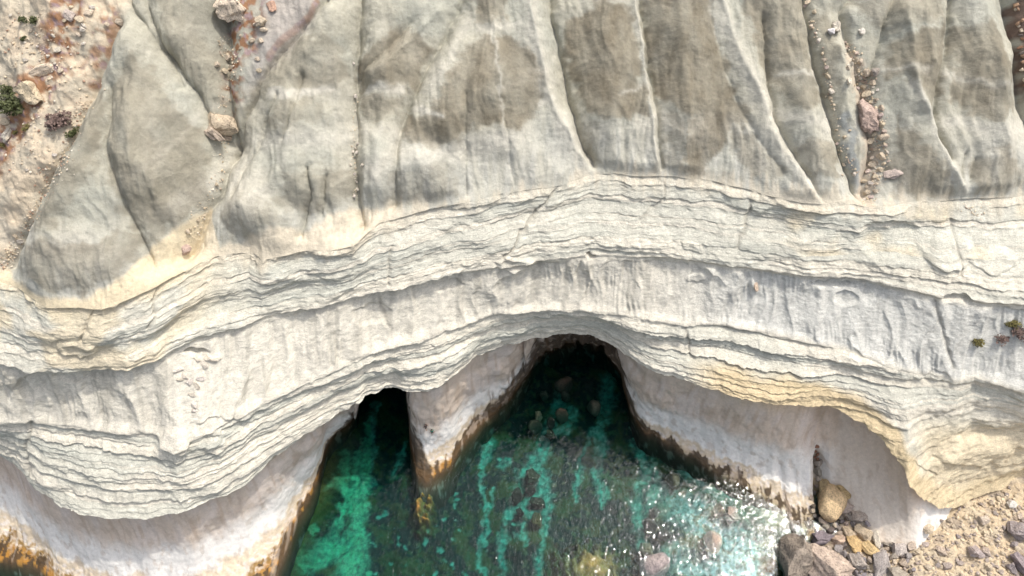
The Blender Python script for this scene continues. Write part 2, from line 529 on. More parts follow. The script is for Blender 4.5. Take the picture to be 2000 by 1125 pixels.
# colour of the clay: pale grey-green ground, darker brown crusts, pale salt bands, red soil
PALE = (0.41, 0.39, 0.315); DARK = (0.185, 0.157, 0.11); LIGHT = (0.56, 0.53, 0.45); BLUE = (0.36, 0.368, 0.318)
CREAM = (0.62, 0.545, 0.42)
CA = np.broadcast_to(np.array(PALE), px.shape + (3,)).copy()
CA = blend(CA, BLUE, 0.5 * sst(-0.1, 0.6, fbm(u_m * 0.1, v_m * 0.1, 4, 81)))
CA = blend(CA, LIGHT, 0.22 * sst(0.1, 0.7, fbm(u_m * 0.16, v_m * 0.12, 4, 82)))
low = sst(-150, -50, py - yC[None, :] + 45 * perlin(u_m * 0.12, v_m * 0.03, 96)) * (0.55 + 0.45 * sst(-0.2, 0.4, perlin(u_m * 0.9, v_m * 0.12, 97) + 0.6 * perlin(u_m * 0.3, v_m * 0.1, 98)))
CA = blend(CA, (0.50, 0.49, 0.435), 0.7 * low)
ex = px + fbm(px * 0.03, py * 0.03, 4, 83) * 14; ey = py + fbm(px * 0.03, py * 0.03, 4, 84) * 14
DARKS = [
    ([(75, 440), (120, 330), (170, 200), (200, 170), (206, 260), (185, 330), (150, 400), (110, 450), (85, 460)], .55),
    ([(215, 180), (260, 110), (330, 180), (390, 260), (400, 330), (390, 400), (330, 440), (290, 470), (250, 440), (210, 330)], .55),
    ([(20, 520), (60, 480), (100, 470), (170, 480), (250, 450), (285, 470), (235, 545), (170, 575), (70, 560)], .6),
    ([(290, -100), (420, -100), (425, 200), (380, 180), (330, 100)], .4),
    ([(560, 80), (640, 70), (680, 150), (650, 190), (560, 180), (470, 200), (500, 150)], .5),
    ([(560, 200), (620, 195), (640, 240), (560, 250), (520, 240)], .4),
    ([(430, 420), (460, 360), (500, 380), (560, 430), (500, 460), (430, 480)], .35),
    ([(595, 340), (690, 330), (690, 390), (640, 410), (600, 420), (540, 400), (560, 350)], .45),
    ([(700, 110), (760, 60), (800, 50), (840, 90), (810, 180), (770, 170), (720, 170), (690, 200)], .75),
    ([(700, 190), (790, 185), (775, 230), (700, 235)], .6),
    ([(900, 110), (960, 75), (1020, 90), (1055, 140), (1065, 180), (1040, 240), (990, 260), (930, 250), (900, 285), (840, 290), (785, 265),
      (790, 225), (830, 230), (870, 190), (880, 140)], .8),
    ([(910, -60), (1000, -60), (992, 42), (935, 50)], .75),
    ([(780, 330), (880, 330), (905, 380), (780, 405), (745, 400)], .35),
    ([(1110, 30), (1180, 0), (1235, 30), (1255, 160), (1265, 220), (1200, 240), (1150, 220), (1120, 160), (1100, 80)], .85),
    ([(1120, 250), (1160, 240), (1170, 320), (1140, 310)], .5),
    ([(1250, -60), (1380, -60), (1400, 80), (1430, 170), (1460, 230), (1400, 300), (1360, 350), (1330, 340), (1340, 230), (1290, 210), (1265, 150)], .85),
    ([(1300, 230), (1340, 230), (1330, 330), (1300, 330)], .5),
    ([(1440, -60), (1560, -60), (1600, 150), (1620, 200), (1560, 225), (1510, 170), (1470, 90)], .65),
    ([(1530, 290), (1600, 270), (1645, 290), (1640, 355), (1590, 350)], .6),
    ([(1440, 250), (1490, 280), (1540, 350), (1480, 350), (1430, 300)], .5),
    ([(1600, 20), (1640, 40), (1640, 180), (1625, 180)], .5),
    ([(1740, 80), (1850, 40), (1832, 200), (1800, 210), (1770, 160), (1725, 150)], .8),
    ([(1860, 60), (1930, 40), (1990, 200), (1930, 245), (1850, 200)], .75),
    ([(1740, 340), (1760, 230), (1790, 280), (1840, 330), (1870, 385), (1800, 390), (1750, 375)], .75),
    ([(1880, 330), (1950, 290), (2000, 330), (1960, 385), (1900, 380)], .6),
    ([(1660, 0), (1840, -60), (1840, 40), (1740, 60)], .5),
]
md = np.zeros(px.shape)
for pts, a in DARKS:
    md = np.maximum(md, a * (1 - sst(-9, 9, sdf_polygon(ex, ey, pts))))
md *= 0.85 + 0.25 * fbm(u_m * 0.4, v_m * 0.2, 3, 85)
zw = Z + H * 0.8 + perlin(u_m * 0.12, v_m * 0.05, 93) * 0.8
CA = blend(CA, LIGHT, 0.75 * np.exp(-((zw - 41.3) / 1.2) ** 2) * sst(-0.3, 0.3, perlin(u_m * 0.06, v_m * 0.02, 94)))
CA = blend(CA, LIGHT, 0.4 * np.exp(-((zw - 46.5) / 0.35) ** 2) * sst(-0.1, 0.3, perlin(u_m * 0.07, v_m * 0.02, 95)))
CA = blend(CA, DARK, md)
BANDS = [
    ([(530, 182), (590, 187), (645, 175)], 9, .9), ([(722, 175), (785, 172)], 8, .8), ([(812, 208), (835, 226), (864, 230)], 5, .8),
    ([(1055, 205), (1085, 190)], 6, .7), ([(1215, 188), (1248, 168)], 5, .5), ([(1520, 145), (1600, 143)], 6, .6),
    ([(500, 272), (600, 275), (685, 262)], 22, .65), ([(700, 255), (770, 260)], 18, .5), ([(780, 292), (900, 300), (990, 280)], 18, .55),
    ([(1515, 225), (1612, 242)], 15, .65), ([(1845, 238), (1930, 262), (2010, 248)], 16, .7), ([(1700, 130), (1800, 140)], 7, .45),
    ([(1850, 150), (1930, 172), (1975, 165)], 6, .4), ([(960, 65), (935, 55), (1010, 55)], 10, .6),
    ([(1030, -60), (1042, 60), (1065, 160), (1090, 225), (1118, 275), (1152, 335)], 15, .65),
    ([(1238, -120), (1242, 20), (1252, 95), (1263, 180), (1273, 255), (1284, 335)], 4, .55),
    ([(1385, -120), (1410, 40), (1440, 120), (1485, 200), (1508, 262), (1555, 330), (1590, 385)], 17, .65),
    ([(1775, 165), (1806, 236), (1834, 302), (1878, 380)], 8, .7), ([(915, 40), (880, 120), (840, 180)], 10, .45),
    ([(965, 50), (985, 250), (1000, 360)], 3, .5), ([(1250, 240), (1275, 280)], 14, .4), ([(1145, 250), (1180, 270)], 14, .4),
]
for pts, wd, a in BANDS:
    d, t = dist_poly(ex * 0.5 + wx * 0.5, ey * 0.5 + wy * 0.5, pts)
    CA = blend(CA, LIGHT, a * np.exp(-(d / wd) ** 2))
# cream rock showing below the grey clay
yG = curve([(-220, 470), (0, 520), (20, 540), (100, 585), (170, 576), (235, 546), (290, 480), (370, 420), (395, 396), (412, 440), (430, 482), (500, 458), (560, 444),
            (590, 456), (640, 418), (690, 402), (740, 402), (780, 405), (870, 393), (960, 378), (1050, 366), (1150, 334), (1300, 332), (1440, 345),
            (1480, 350), (1560, 365), (1640, 362), (1700, 392), (1760, 384), (1860, 387), (1890, 378), (1960, 384), (2000, 362), (2220, 350)], PX)
wide = sst(700, 800, px)
mg = sst(-5, 9, (py - yG[None, :]) * (1 - 0.55 * wide) + fbm(u_m * 0.5, v_m * 0.2, 4, 86) * 9 + wide * 9 * perlin(u_m * 1.5, v_m * 0.1, 99))
CA = blend(CA, CREAM, mg * (0.9 - 0.25 * wide))
CA = blend(CA, (0.66, 0.56, 0.38), mg * (1 - sst(330, 460, px)) * 0.8)
# stony ground on the left: cream, with rust-red soil and grey scrub stains
CA = blend(CA, (0.60, 0.50, 0.37), rubble * (0.6 + 0.4 * sst(-0.3, 0.3, fbm(u_m * 0.25, v_m * 0.25, 4, 87))))
red = np.maximum.reduce([
    1 - sst(16, 42, dist_poly(ex, ey, [(150, -60), (130, 40), (105, 100), (75, 170), (45, 230), (10, 290), (-80, 400)])[0]),
    0.8 * (1 - sst(8, 22, dist_poly(ex, ey, [(205, 25), (210, 60), (195, 90), (180, 130), (175, 160)])[0])),
    0.8 * (1 - sst(6, 18, dist_poly(ex, ey, [(60, 150), (110, 155), (130, 135)])[0]))])
red *= sst(-0.5, 0.1, fbm(u_m * 0.6, v_m * 0.6, 4, 88))
gul = 1 - sst(-10, 12, sdf_polygon(ex, ey, [(428, -120), (530, -120), (505, 60), (500, 90), (470, 120), (462, 170), (440, 215), (430, 200), (430, 100)]))
red = np.maximum(red, gul * sst(-0.35, 0.1, fbm(u_m * 0.7, v_m * 0.7, 4, 89)))
red = np.maximum(red, (1 - sst(3, 8, dist_poly(wx, wy, [(620, 5), (600, 35), (565, 65), (540, 90), (522, 112)])[0])) * 0.8)
CA = blend(CA, (0.27, 0.12, 0.05), red * 0.85)
CA = blend(CA, (0.33, 0.25, 0.26), np.clip(red * 1.2, 0, 1) * sst(0.1, 0.5, fbm(u_m * 0.8, v_m * 0.8, 4, 90)) * 0.8)
pk = (1 - sst(-25, 25, sdf_polygon(ex, ey, [(520, -100), (640, -100), (610, 40), (520, 130), (480, 170), (500, 60)])))
CA = blend(CA, (0.46, 0.40, 0.38), pk * 0.5)
# dark red debris at the far right edge
dr = 1 - sst(-6, 10, sdf_polygon(ex, ey, [(1972, -100), (2300, -100), (2300, 260), (2010, 190), (1990, 120)]))
CA = blend(CA, (0.13, 0.075, 0.055), dr * 0.85)
# scree channel on the right: buff stony fill
sc = 1 - sst(6, 22, dist_poly(ex, ey, [(1670, 110), (1690, 180), (1706, 250), (1712, 310), (1700, 395)])[0])
CA = blend(CA, (0.52, 0.43, 0.33), sc * 0.7)
CA = blend(CA, (0.27, 0.29, 0.29), 0.7 * (1 - sst(5, 16, dist_poly(ex, ey, [(1655, 235), (1668, 290), (1690, 345)])[0])))
CA *= (1 + 0.035 * perlin(u_m * 2.2, v_m * 0.25, 91) + 0.07 * fbm(u_m * 1.0, v_m * 1.0, 3, 92))[..., None]

# ------------------------------------------------------------------ 2 banded rock, streaked slope, lower bands
RB, RC, RD, RE1, RE2, RE3 = 190, 120, 170, 26, 110, 14


def seg(Y0, z0, Y1, z1, n, ease=None):
    t = np.linspace(0, 1, n)[:, None]
    if ease is not None:
        t = ease(t)
    return Y0 + (Y1 - Y0) * t, z0 + (z1 - z0) * t


rec = 0.08 + 0.25 * perlin(PX * 0.01, 0 * PX + .3, 41) + 0.9 * np.exp(-((PX - 780) / 130) ** 2) + 0.8 * np.exp(-((PX - 1640) / 90) ** 2) + 0.9 * np.exp(-((PX - 200) / 110) ** 2)      # how deep the rock is cut back below the upper bands
YBi, zBi = YB2 + rec, zB2 - 0.5
YB, ZB = seg(YC, zC, YB2, zB2, RB)
YR, ZR = seg(YB2, zB2, YBi, zBi, 8)
YT, ZT = seg(YBi, zBi, YB1, zB1, RC, lambda t: t)
YT = YT + (np.sin(np.linspace(0, 1, RC) * math.pi) * 0.2)[:, None]           # slightly hollow
YD, ZD = seg(YB1, zB1, YL, zL, RD)
YM = np.concatenate([YB, YR[1:], YT[1:], YD[1:]]); ZM = np.concatenate([ZB, ZR[1:], ZT[1:], ZD[1:]])
rows = len(YM)
rowv = np.arange(rows)
iB, iR, iT = RB - 1, RB + 6, RB + 6 + RC - 1
wB = (sst(0, 14, rowv) * (rowv <= iB) + 0.0)[:, None]
wD = ((rowv > iT) * 1.0)[:, None]
wT = sst(iR, iR + 12, rowv)[:, None] * (1 - sst(iT - 12, iT, rowv))[:, None]
pxm = np.broadcast_to(PX, YM.shape)
XM = world(pxm, YM, ZM)
# plan normal (pointing out to sea)
tx = smooth_cols(np.gradient(XM, axis=1), 31); ty = smooth_cols(np.gradient(YM, axis=1), 31)
ln = np.hypot(tx, ty) + 1e-9
nx, ny = ty / ln, -tx / ln
rel, th, pr, tint, lid = layers(ZM, XM)
slopeB = np.clip((YC - YB2) / (zC - zB2), 0, 2.2)[None, :]
slopeD = np.clip((YB1 - YL) / np.maximum(zB1 - zL, 1), 0, 2.2)[None, :]
terr = rel * (slopeB * wB + slopeD * wD)            # stand each layer upright: benches and risers
thk = np.clip(th / 0.6, 0.25, 1.3)
disp = wB * (pr * 0.12 * thk + np.where(_hash(lid, lid * 0 + 5, 12) > 0.8, np.clip(pr, 0, 1), 0) * 0.42) + wD * (pr * (0.42 - 0.2 * sst(1700, 1800, pxm)) * thk) - terr * (0.22 * wB + (0.68 - 0.4 * sst(1700, 1800, pxm)) * wD)
def soften(a, n):
    k = np.hanning(n + 2)[1:-1]; k /= k.sum()
    p = np.pad(a, [(n // 2, n // 2), (0, 0)], mode='edge')
    return sum(k[i] * p[i:i + a.shape[0]] for i in range(n))


disp = np.where(wB > 0, soften(disp, 11), soften(disp, 5))      # weathered edges
# harder and softer packets
disp += (wB + wD) * (perlin(XM * 0.035, ZM * 0.45, 42) * 0.6 + fbm(XM * 0.25, ZM * 0.5, 5, 43) * 0.36)
# fluted slope: vertical ribs and runnels
fl = perlin(XM * 0.45 + 0.5 * perlin(XM * 0.2, ZM * 0.3, 44), ZM * 0.10, 45)
fl2 = perlin(XM * 1.3 + 0.5 * perlin(XM * 0.5, ZM * 0.5, 46), ZM * 0.16, 47)
fl0 = perlin(XM * 0.16 + 0.4 * perlin(XM * 0.1, ZM * 0.3, 144), ZM * 0.07, 145)
disp += wT * (-(np.abs(fl0) ** 0.8) * 1.1 + 0.3 - (np.abs(fl) ** 0.7) * 0.6 - np.abs(fl2) * 0.55 * sst(-0.4, 0.5, perlin(XM * 0.13, ZM * 0.2, 154)) + fbm(XM * 0.6, ZM * 0.4, 4, 48) * 0.18 + 0.35)
disp += fbm(XM * 1.6, ZM * 2.0, 3, 49) * 0.05
# lower edge of the slope juts out as a ragged ledge
ledge = np.exp(-((rowv - iT + 3) / 7.0) ** 2)[:, None]
disp += ledge * (0.35 + 0.4 * perlin(XM * 0.15, ZM * 0 + .5, 50) + 0.15 * perlin(XM * 1.2, ZM * 0 + .5, 51))
edge2 = np.exp(-((rowv - iB + 2) / 9.0) ** 2)[:, None]
disp += edge2 * (0.0 + 0.45 * perlin(XM * 0.12, ZM * 0 + .5, 52) + 0.2 * perlin(XM * 0.9, ZM * 0 + .5, 53))
disp += np.exp(-((rowv - 7) / 6.0) ** 2)[:, None] * (0.3 * perlin(XM * 0.25, ZM * 0 + .5, 151) + 0.35 * perlin(XM * 0.9, ZM * 0 + .5, 152) + 0.15 * perlin(XM * 2.6, ZM * 0 + .5, 153) - 0.1)
disp *= 1 - 0.6 * np.exp(-(rowv / 3.0) ** 2)[:, None]
YPIX = 562.5 + FPX * np.tan(np.arctan2(CAM_H - ZM, YM) - PITCH)
CRACKS = [([(1098, 355), (1070, 390), (1045, 425), (1010, 470), (985, 505)], 3.0, 0.5), ([(316, 556), (305, 590), (290, 640)], 3.0, 0.4),
          ([(765, 480), (758, 520), (760, 560)], 3, .3), ([(1470, 395), (1455, 440), (1440, 480)], 4, .4), ([(1340, 640), (1345, 690), (1352, 705)], 3, .4),
          ([(1860, 430), (1872, 500), (1874, 535)], 3, .4), ([(1300, 360), (1290, 400), (1250, 430)], 3, .3), ([(60, 820), (52, 870), (60, 930)], 4, .4),
          ([(250, 560), (180, 610), (160, 660)], 3, .4), ([(505, 487), (500, 520)], 3, .3), ([(1825, 590), (1840, 640), (1862, 720)], 4, .4),
          ([(1690, 870), (1760, 900), (1830, 930)], 3, .25), ([(740, 590), (758, 640)], 4, .35), ([(985, 515), (1050, 520)], 6, .25)]
cr = np.zeros(YM.shape)
jx = perlin(XM * 0.8, ZM * 0.8, 54) * 5
for pts, wd, dep in CRACKS:
    d, t = dist_poly(pxm + jx, YPIX + jx * 0.6, pts)
    cr = np.maximum(cr, dep * np.exp(-(d / wd) ** 2))
disp -= cr
# large slabs and recesses of their own
LUMPS = [((345, 855), 26, 22, 0.9), ((1540, 440), 90, 32, -0.5), ((1740, 470), 60, 40, -0.9), ((1855, 490), 50, 30, 0.9), ((1940, 505), 45, 22, 0.6),
         ((620, 520), 90, 22, -0.4), ((420, 870), 25, 18, .6), ((150, 680), 40, 18, 0.7), ((385, 690), 26, 8, -1.3), ((1625, 552), 40, 7, -1.0),
         ((1650, 580), 24, 14, -0.5), ((1870, 585), 28, 8, -1.0), ((1155, 502), 8, 5, -1.0), ((870, 560), 35, 12, -0.5), ((1010, 515), 40, 14, 0.5),
         ((1900, 880), 80, 28, 0.7), ((1830, 740), 30, 15, -.5), ((1360, 545), 20, 10, .3), ((60, 760), 30, 24, -.7), ((150, 740), 50, 10, -.5),
         ((1280, 655), 30, 8, .5), ((430, 830), 60, 14, -.4), ((730, 620), 40, 20, -.4)]
for (cx, cy), rx, ry, a in LUMPS:
    q = ((pxm + jx - cx) / rx) ** 2 + ((YPIX + jx - cy) / ry) ** 2
    disp += a * (1 - sst(0.5, 1.25, q))
fineb = perlin(XM * 0.03, (ZM + 0.12 * perlin(XM * 0.12, ZM * 0.3, 156)) * 4.5, 157) + 0.6 * perlin(XM * 0.05, ZM * 9.0, 158)
disp += (wB + wD) * 0.05 * fineb
PM = np.stack([XM + nx * disp, YM + ny * disp, ZM], -1)
# benches weather to a slight slope, riser bases slump
PM[..., 2] += (wB + wD) * (-0.03 * pr)
PM[0] = PA[-1]

# colours of the rock
CM = np.broadcast_to(np.array((0.655, 0.61, 0.51)), PM.shape).copy()
GREY = (0.45, 0.455, 0.395); WHT = (0.69, 0.64, 0.53); YEL = (0.66, 0.545, 0.36)
CM = blend(CM, GREY, (wB + wD) * sst(0.45, 0.9, tint + 0.25 * perlin(XM * 0.06, lid * 3.1, 55)) * 0.6)
CM = blend(CM, WHT, (wB + wD) * (1 - sst(0.1, 0.45, tint + 0.2 * perlin(XM * 0.06, lid * 2.1, 56))) * 0.8)
CM = blend(CM, GREY, (wB + wD) * 0.5 * sst(0.0, 0.6, fbm(XM * 0.05, ZM * 0.25, 3, 57)))
CM = blend(CM, (0.66, 0.62, 0.53), wT * 0.7)
stk = sst(0.05, 0.5, perlin(XM * 0.55, ZM * 0.12, 58) + 0.5 * perlin(XM * 1.7, ZM * 0.2, 59))
CM = blend(CM, (0.47, 0.44, 0.37), wT * stk * 0.65)
CM = blend(CM, (0.57, 0.585, 0.57), wT * sst(1250, 1500, pxm) * 0.5)
CM = blend(CM, YEL, 0.55 * (1 - sst(300, 520, pxm)) * wB * sst(0.0, 0.5, 0.35 + fbm(XM * 0.12, ZM * 0.3, 3, 60)))
CM = blend(CM, YEL, 0.5 * sst(1480, 1560, pxm) * wB * (YPIX < 500) * sst(-0.2, 0.4, fbm(XM * 0.12, ZM * 0.3, 3, 64)))
och = wD * sst(1320, 1420, pxm) * (1 - sst(1.6, 3.0, ZM - zL[None, :] + 0.6 * perlin(XM * 0.2, ZM * 0.5, 65)))
CM = blend(CM, (0.58, 0.44, 0.24), och * 0.75)
CM = blend(CM, YEL, 0.7 * wD * sst(1760, 1830, pxm) * sst(800, 860, YPIX))
CM = blend(CM, (0.30, 0.27, 0.22), np.clip(cr * 1.1, 0, 0.6))
CM *= (1 + (wB + wD) * 0.11 * fineb)[..., None]
CM *= (1 + 0.09 * fbm(XM * 0.5, ZM * 1.5, 4, 66) + 0.06 * fbm(XM * 1.5, ZM * 1.5, 2, 69))[..., None]
tf = (1 - sst(0, 45, rowv[:, None] + 22 * perlin(XM * 0.9, ZM * 0.15, 155)))
CM = CM * (1 - 0.8 * tf[..., None]) + CA[-1][None] * 0.8 * tf[..., None]
CM[0] = CA[-1]

# ------------------------------------------------------------------ 3 undercut wall, caves, shore platform
over = 0.9 + 0.5 * perlin(PX * 0.01, 0 * PX + .6, 67)
Ymx = np.maximum(YL, YW)
YI = np.where(cave > 0.02, YL + 1.2 + 1.0 * cave + np.clip(YW - YL, 0, 30) * 0.35 * cave, Ymx * 0 + np.maximum(YL + over, np.minimum(YW + 0.8, YL + 3)))
YI = YI + 2.6 * sst(1606, 1650, PX) * (1 - sst(1720, 1800, PX)) + 0.7 * np.exp(-((PX - 1600) / 22) ** 2)     # rounded hollow on the right
zI = np.minimum(zL - 1.4 + 0.3 * perlin(PX * 0.03, 0 * PX, 68), zL - 0.6)
zI = np.maximum(zI, zW + 0.8)
lowr = sst(1800, 1850, PX)
Ye1, Ze1 = seg(YL, zL, YI, zI, RE1)
s = np.linspace(0, 1, RE2)[:, None]
pw = curve([(-220, 3.0), (560, 3.0), (640, 2.4), (830, 2.7), (900, 2.6), (1000, 1.8), (1300, 2.4), (1480, 2.8), (1590, 2.6), (1620, 1.7), (1750, 1.5), (2220, 1.2)], PX)[None, :]
pw = pw * (1 - cave) + 1.15 * cave
Ye2 = YI + (YW - YI) * s
Ze2 = zW + (zI - zW) * ((1 - s) ** pw * 0.94 + 0.06 * (1 - s))
t3 = np.linspace(0, 1, RE3)[:, None]
# below the water the rock shelves down and out to sea
shelf = curve([(-220, 5), (480, 7), (560, 6.5), (640, 3), (790, 1.5), (806, 2.5), (815, 4.5), (840, 5.5), (900, 4.5), (1000, 2), (1100, 1.5), (1220, 2), (1400, 4), (1520, 5), (1590, 4), (1610, 1), (2220, 1)], PX)
Ye3 = YW - shelf * t3
Ze3 = zW - 6.0 * t3 ** 1.5
YE = np.concatenate([Ye1, Ye2[1:], Ye3[1:]]); ZE = np.concatenate([Ze1, Ze2[1:], Ze3[1:]])
rE = np.arange(len(YE))
pxe = np.broadcast_to(PX, YE.shape)
XE = world(pxe, YE, ZE)
txe = smooth_cols(np.gradient(XE, axis=1), 9); tye = smooth_cols(np.gradient(YE, axis=1), 9)
le = np.hypot(txe, tye) + 1e-9
nxe, nye = tye / le, -txe / le
carry = (disp[-1][None, :] * np.exp(-(rE / (RE1 * 0.8)) ** 2)[:, None])
wall = sst(RE1 * 0.7, RE1 + 12, rE)[:, None]
de = carry + wall * (fbm(XE * 0.3, ZE * 0.2, 5, 101) * 0.27 + perlin(XE * 1.1 + 0.4 * perlin(XE * .4, ZE * .4, 105), ZE * 0.35, 102) * 0.07)
de += wall * fbm(XE * 1.3, ZE * 1.3 + YE * 0.9, 3, 103) * 0.035
# ribs of bare rock running down into the water on the right
ribs = sst(1490, 1530, pxe) * (1 - sst(1585, 1592, pxe)) * (1 - sst(2.0, 5.0, ZE))
de += ribs * (-np.abs(perlin(pxe * 0.045 + YE * 0.10, YE * 0.05, 104)) * 1.1 + 0.3)
# rough weed-grown platform along the water
hs_pre = curve([(560, 0), (700, 8), (795, 8), (812, 1), (880, 0), (1000, 4), (1065, 10), (1190, 10), (1270, 3), (1400, 0)], PX)[None, :]
plat = wall * (1 - sst(1.0, 3.5, ZE))
upl = plat * (fbm(XE * 0.7, YE * 0.7, 4, 106) * 0.22 + fbm(XE * 2.5, YE * 2.5, 2, 107) * 0.06)
de += np.maximum(cave, 0.35 * (hs_pre > 2)) * wall * fbm(XE * 0.5, ZE * 0.25, 4, 108) * 0.9
de -= 2.6 * np.exp(-((pxe - 1598 + 3 * perlin(ZE * 0.6, ZE * 0, 126)) / 6.5) ** 2) * (1 - sst(3.5, 6.0, ZE)) * wall         # narrow cleft
PE = np.stack([XE + nxe * de, YE + nye * de, ZE + upl], -1)
PE[0] = PM[-1]
zn = ZE + fbm(XE * 0.5, YE * 0.5, 4, 109) * 0.6 + perlin(XE * 2.5, ZE * 0.5, 110) * 0.35
CE = np.broadcast_to(np.array((0.63, 0.525, 0.43)), PE.shape).copy()
CE = blend(CE, (0.65, 0.57, 0.51), sst(-0.2, 0.4, fbm(XE * 0.3, ZE * 0.1, 4, 111)) * 0.7)
CE = blend(CE, (0.47, 0.36, 0.27), 0.55 * sst(0.15, 0.6, perlin(XE * 1.4, ZE * 0.18, 112) + 0.4 * perlin(XE * 4, ZE * 0.3, 113)))
hw = curve([(-220, 1), (560, 1.0), (640, 0.8), (830, 1), (1000, 1.3), (1220, 1.0), (1330, .75), (1450, .5), (1540, .4), (1620, .35), (1800, .3)], PX)[None, :]
CE = blend(CE, (0.76, 0.73, 0.68), (1 - sst(4.5, 8.0, zn)) * (1 - cave))  # whitened lower wall: sunlight below the overhang painted into the colour
CE = blend(CE, (0.60, 0.50, 0.37), 1 - sst(1.7 * hw, 2.6 * hw, zn))
spk = sst(0.0, 0.3, fbm(XE * 1.2, YE * 1.2 + ZE, 4, 114))
CE = blend(CE, (0.66, 0.60, 0.55), (1 - sst(1.1 * hw, 1.7 * hw, zn)) * spk * 0.8)
CE = blend(CE, (0.26, 0.165, 0.065), (1 - sst(0.4 * hw, 0.8 * hw, zn)) * (0.55 + 0.45 * (1 - spk)) * (1 - 0.8 * sst(1240, 1340, pxe)))
CE = blend(CE, (0.36, 0.18, 0.04), (1 - sst(0.0, 0.35, ZE + 0.2 * perlin(XE, YE, 115))) * (1 - 0.85 * sst(1240, 1340, pxe)))
CE = blend(CE, (0.27, 0.235, 0.15), (1 - sst(-0.2, 0.35, ZE)) * sst(1240, 1340, pxe))
CE = blend(CE, (0.09, 0.05, 0.015), 1 - sst(-3.0, -0.8, ZE + 0.8 * fbm(XE * 0.6, YE * 0.6, 3, 99)))
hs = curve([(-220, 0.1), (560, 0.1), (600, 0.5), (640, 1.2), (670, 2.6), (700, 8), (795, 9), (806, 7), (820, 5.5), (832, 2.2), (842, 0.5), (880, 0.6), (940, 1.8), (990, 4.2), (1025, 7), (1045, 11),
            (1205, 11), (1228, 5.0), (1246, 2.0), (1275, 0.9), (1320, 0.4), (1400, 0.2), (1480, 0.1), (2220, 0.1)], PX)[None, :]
stain_shade = 1 - sst(hs * 0.55, hs * 1.0 + 0.05, zn + (fbm(XE * 0.7, ZE * 0.5, 4, 116) + 0.25 * perlin(XE * 3.0, ZE * 0.3, 117)) * hs * 0.4)  # dark shore stain; on the spur's left face also painted shade
CE = blend(CE, (0.065, 0.045, 0.028), stain_shade * 0.92)
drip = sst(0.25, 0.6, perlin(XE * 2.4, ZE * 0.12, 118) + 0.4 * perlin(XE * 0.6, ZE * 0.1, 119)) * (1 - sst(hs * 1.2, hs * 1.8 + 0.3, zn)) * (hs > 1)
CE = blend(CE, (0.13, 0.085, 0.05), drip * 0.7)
CE = blend(CE, (0.57, 0.495, 0.41), sst(1606, 1640, pxe) * (1 - sst(1770, 1810, pxe)) * 0.8)
CE = blend(CE, (0.33, 0.24, 0.15), np.exp(-((pxe - 1600) / 12.0) ** 2) * sst(9, 13, ZE) * wall * 0.7)
pit = sst(0.35, 0.6, fbm(XE * 0.9, ZE * 0.6, 4, 120))
CE = blend(CE, (0.46, 0.37, 0.29), pit * 0.4 * wall)
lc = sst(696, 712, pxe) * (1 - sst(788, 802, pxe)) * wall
CE = blend(CE, (0.035, 0.026, 0.02), lc * 0.95)  # deep shade of the left cave put into its wall colour
CE = blend(CE, (0.40, 0.30, 0.17), (np.exp(-((pxe - 1598) / 8.0) ** 2)) * (1 - sst(3.5, 6, ZE)) * 0.8)
CE = blend(CE, np.array((0.58, 0.42, 0.20)), (1 - sst(RE1 * 0.6, RE1 + 8, rE))[:, None] * sst(1320, 1420, pxe) * 0.7)
CE[0] = CM[-1]

clay = grid_mesh("clay_slope", PA, CA, M_CLAY, "structure")
cliff = grid_mesh("cliff", PM, CM, M_ROCK, "structure")
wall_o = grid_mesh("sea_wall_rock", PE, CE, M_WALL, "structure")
for o, l in ((clay, "grey-green gullied clay slopes above the banded cliff"), (cliff, "pale banded limestone cliff with stepped ledges and a fluted slope"),
             (wall_o, "smooth undercut rock wall with two dark sea caves along the water")):
    o["label"] = l

# ------------------------------------------------------------------ 4 stony beach on the right
gx = np.linspace(1530, 2330, 330); gy = np.linspace(820, 1500, 300)
bx, by = np.meshgrid(gx, gy)
zb = -2.2 + 1.8 * sst(1530, 1610, bx) + np.clip(bx - 1580, 0, None) * 0.0125 + np.clip(1000 - by, 0, None) * 0.005 * sst(1700, 1900, bx)
zb -= 0.5 * (1 - sst(-10, 60, sdf_polygon(bx, by, [(1600, 900), (1610, 960), (1650, 1005), (1700, 1045), (1760, 1062), (1800, 1050), (1820, 990), (1760, 900)])))
zb -= 0.9 * (1 - sst(30, 110, np.hypot((bx - 1590) * 1.2, by - 920)))
Yb = y_to_Y(by, zb); Xb = world(bx, Yb, zb)
zb2 = zb + fbm(Xb * 0.18, Yb * 0.18, 5, 121) * 0.55 + np.clip(fbm(Xb * 0.9, Yb * 0.9, 3, 122), 0, 1) * 0.35 + fbm(Xb * 2.5, Yb * 2.5, 3, 123) * 0.08
CB = np.broadcast_to(np.array((0.60, 0.48, 0.33)), bx.shape + (3,)).copy()
CB = blend(CB, (0.60, 0.50, 0.36), sst(-0.1, 0.5, fbm(Xb * 0.4, Yb * 0.4, 4, 124)))
CB = blend(CB, (0.36, 0.30, 0.24), 0.8 * sst(0.15, 0.6, fbm(Xb * 0.5, Yb * 0.5, 4, 125)))
CB = blend(CB, (0.20, 0.17, 0.15), 1 - sst(-0.3, 0.5, zb2))
beach = grid_mesh("beach", np.stack([Xb, Yb, zb2], -1), CB, M_SAND, "structure")
beach["label"] = "sandy rubble beach at the foot of the right-hand cliff"

# ------------------------------------------------------------------ 5 seabed and water
def to_px(Xw, Yw, zw):
    dc = depth_of(Yw, zw)
    return 1000 + FPX * Xw / dc, 562.5 + FPX * np.tan(np.arctan2(CAM_H - zw, Yw) - PITCH)


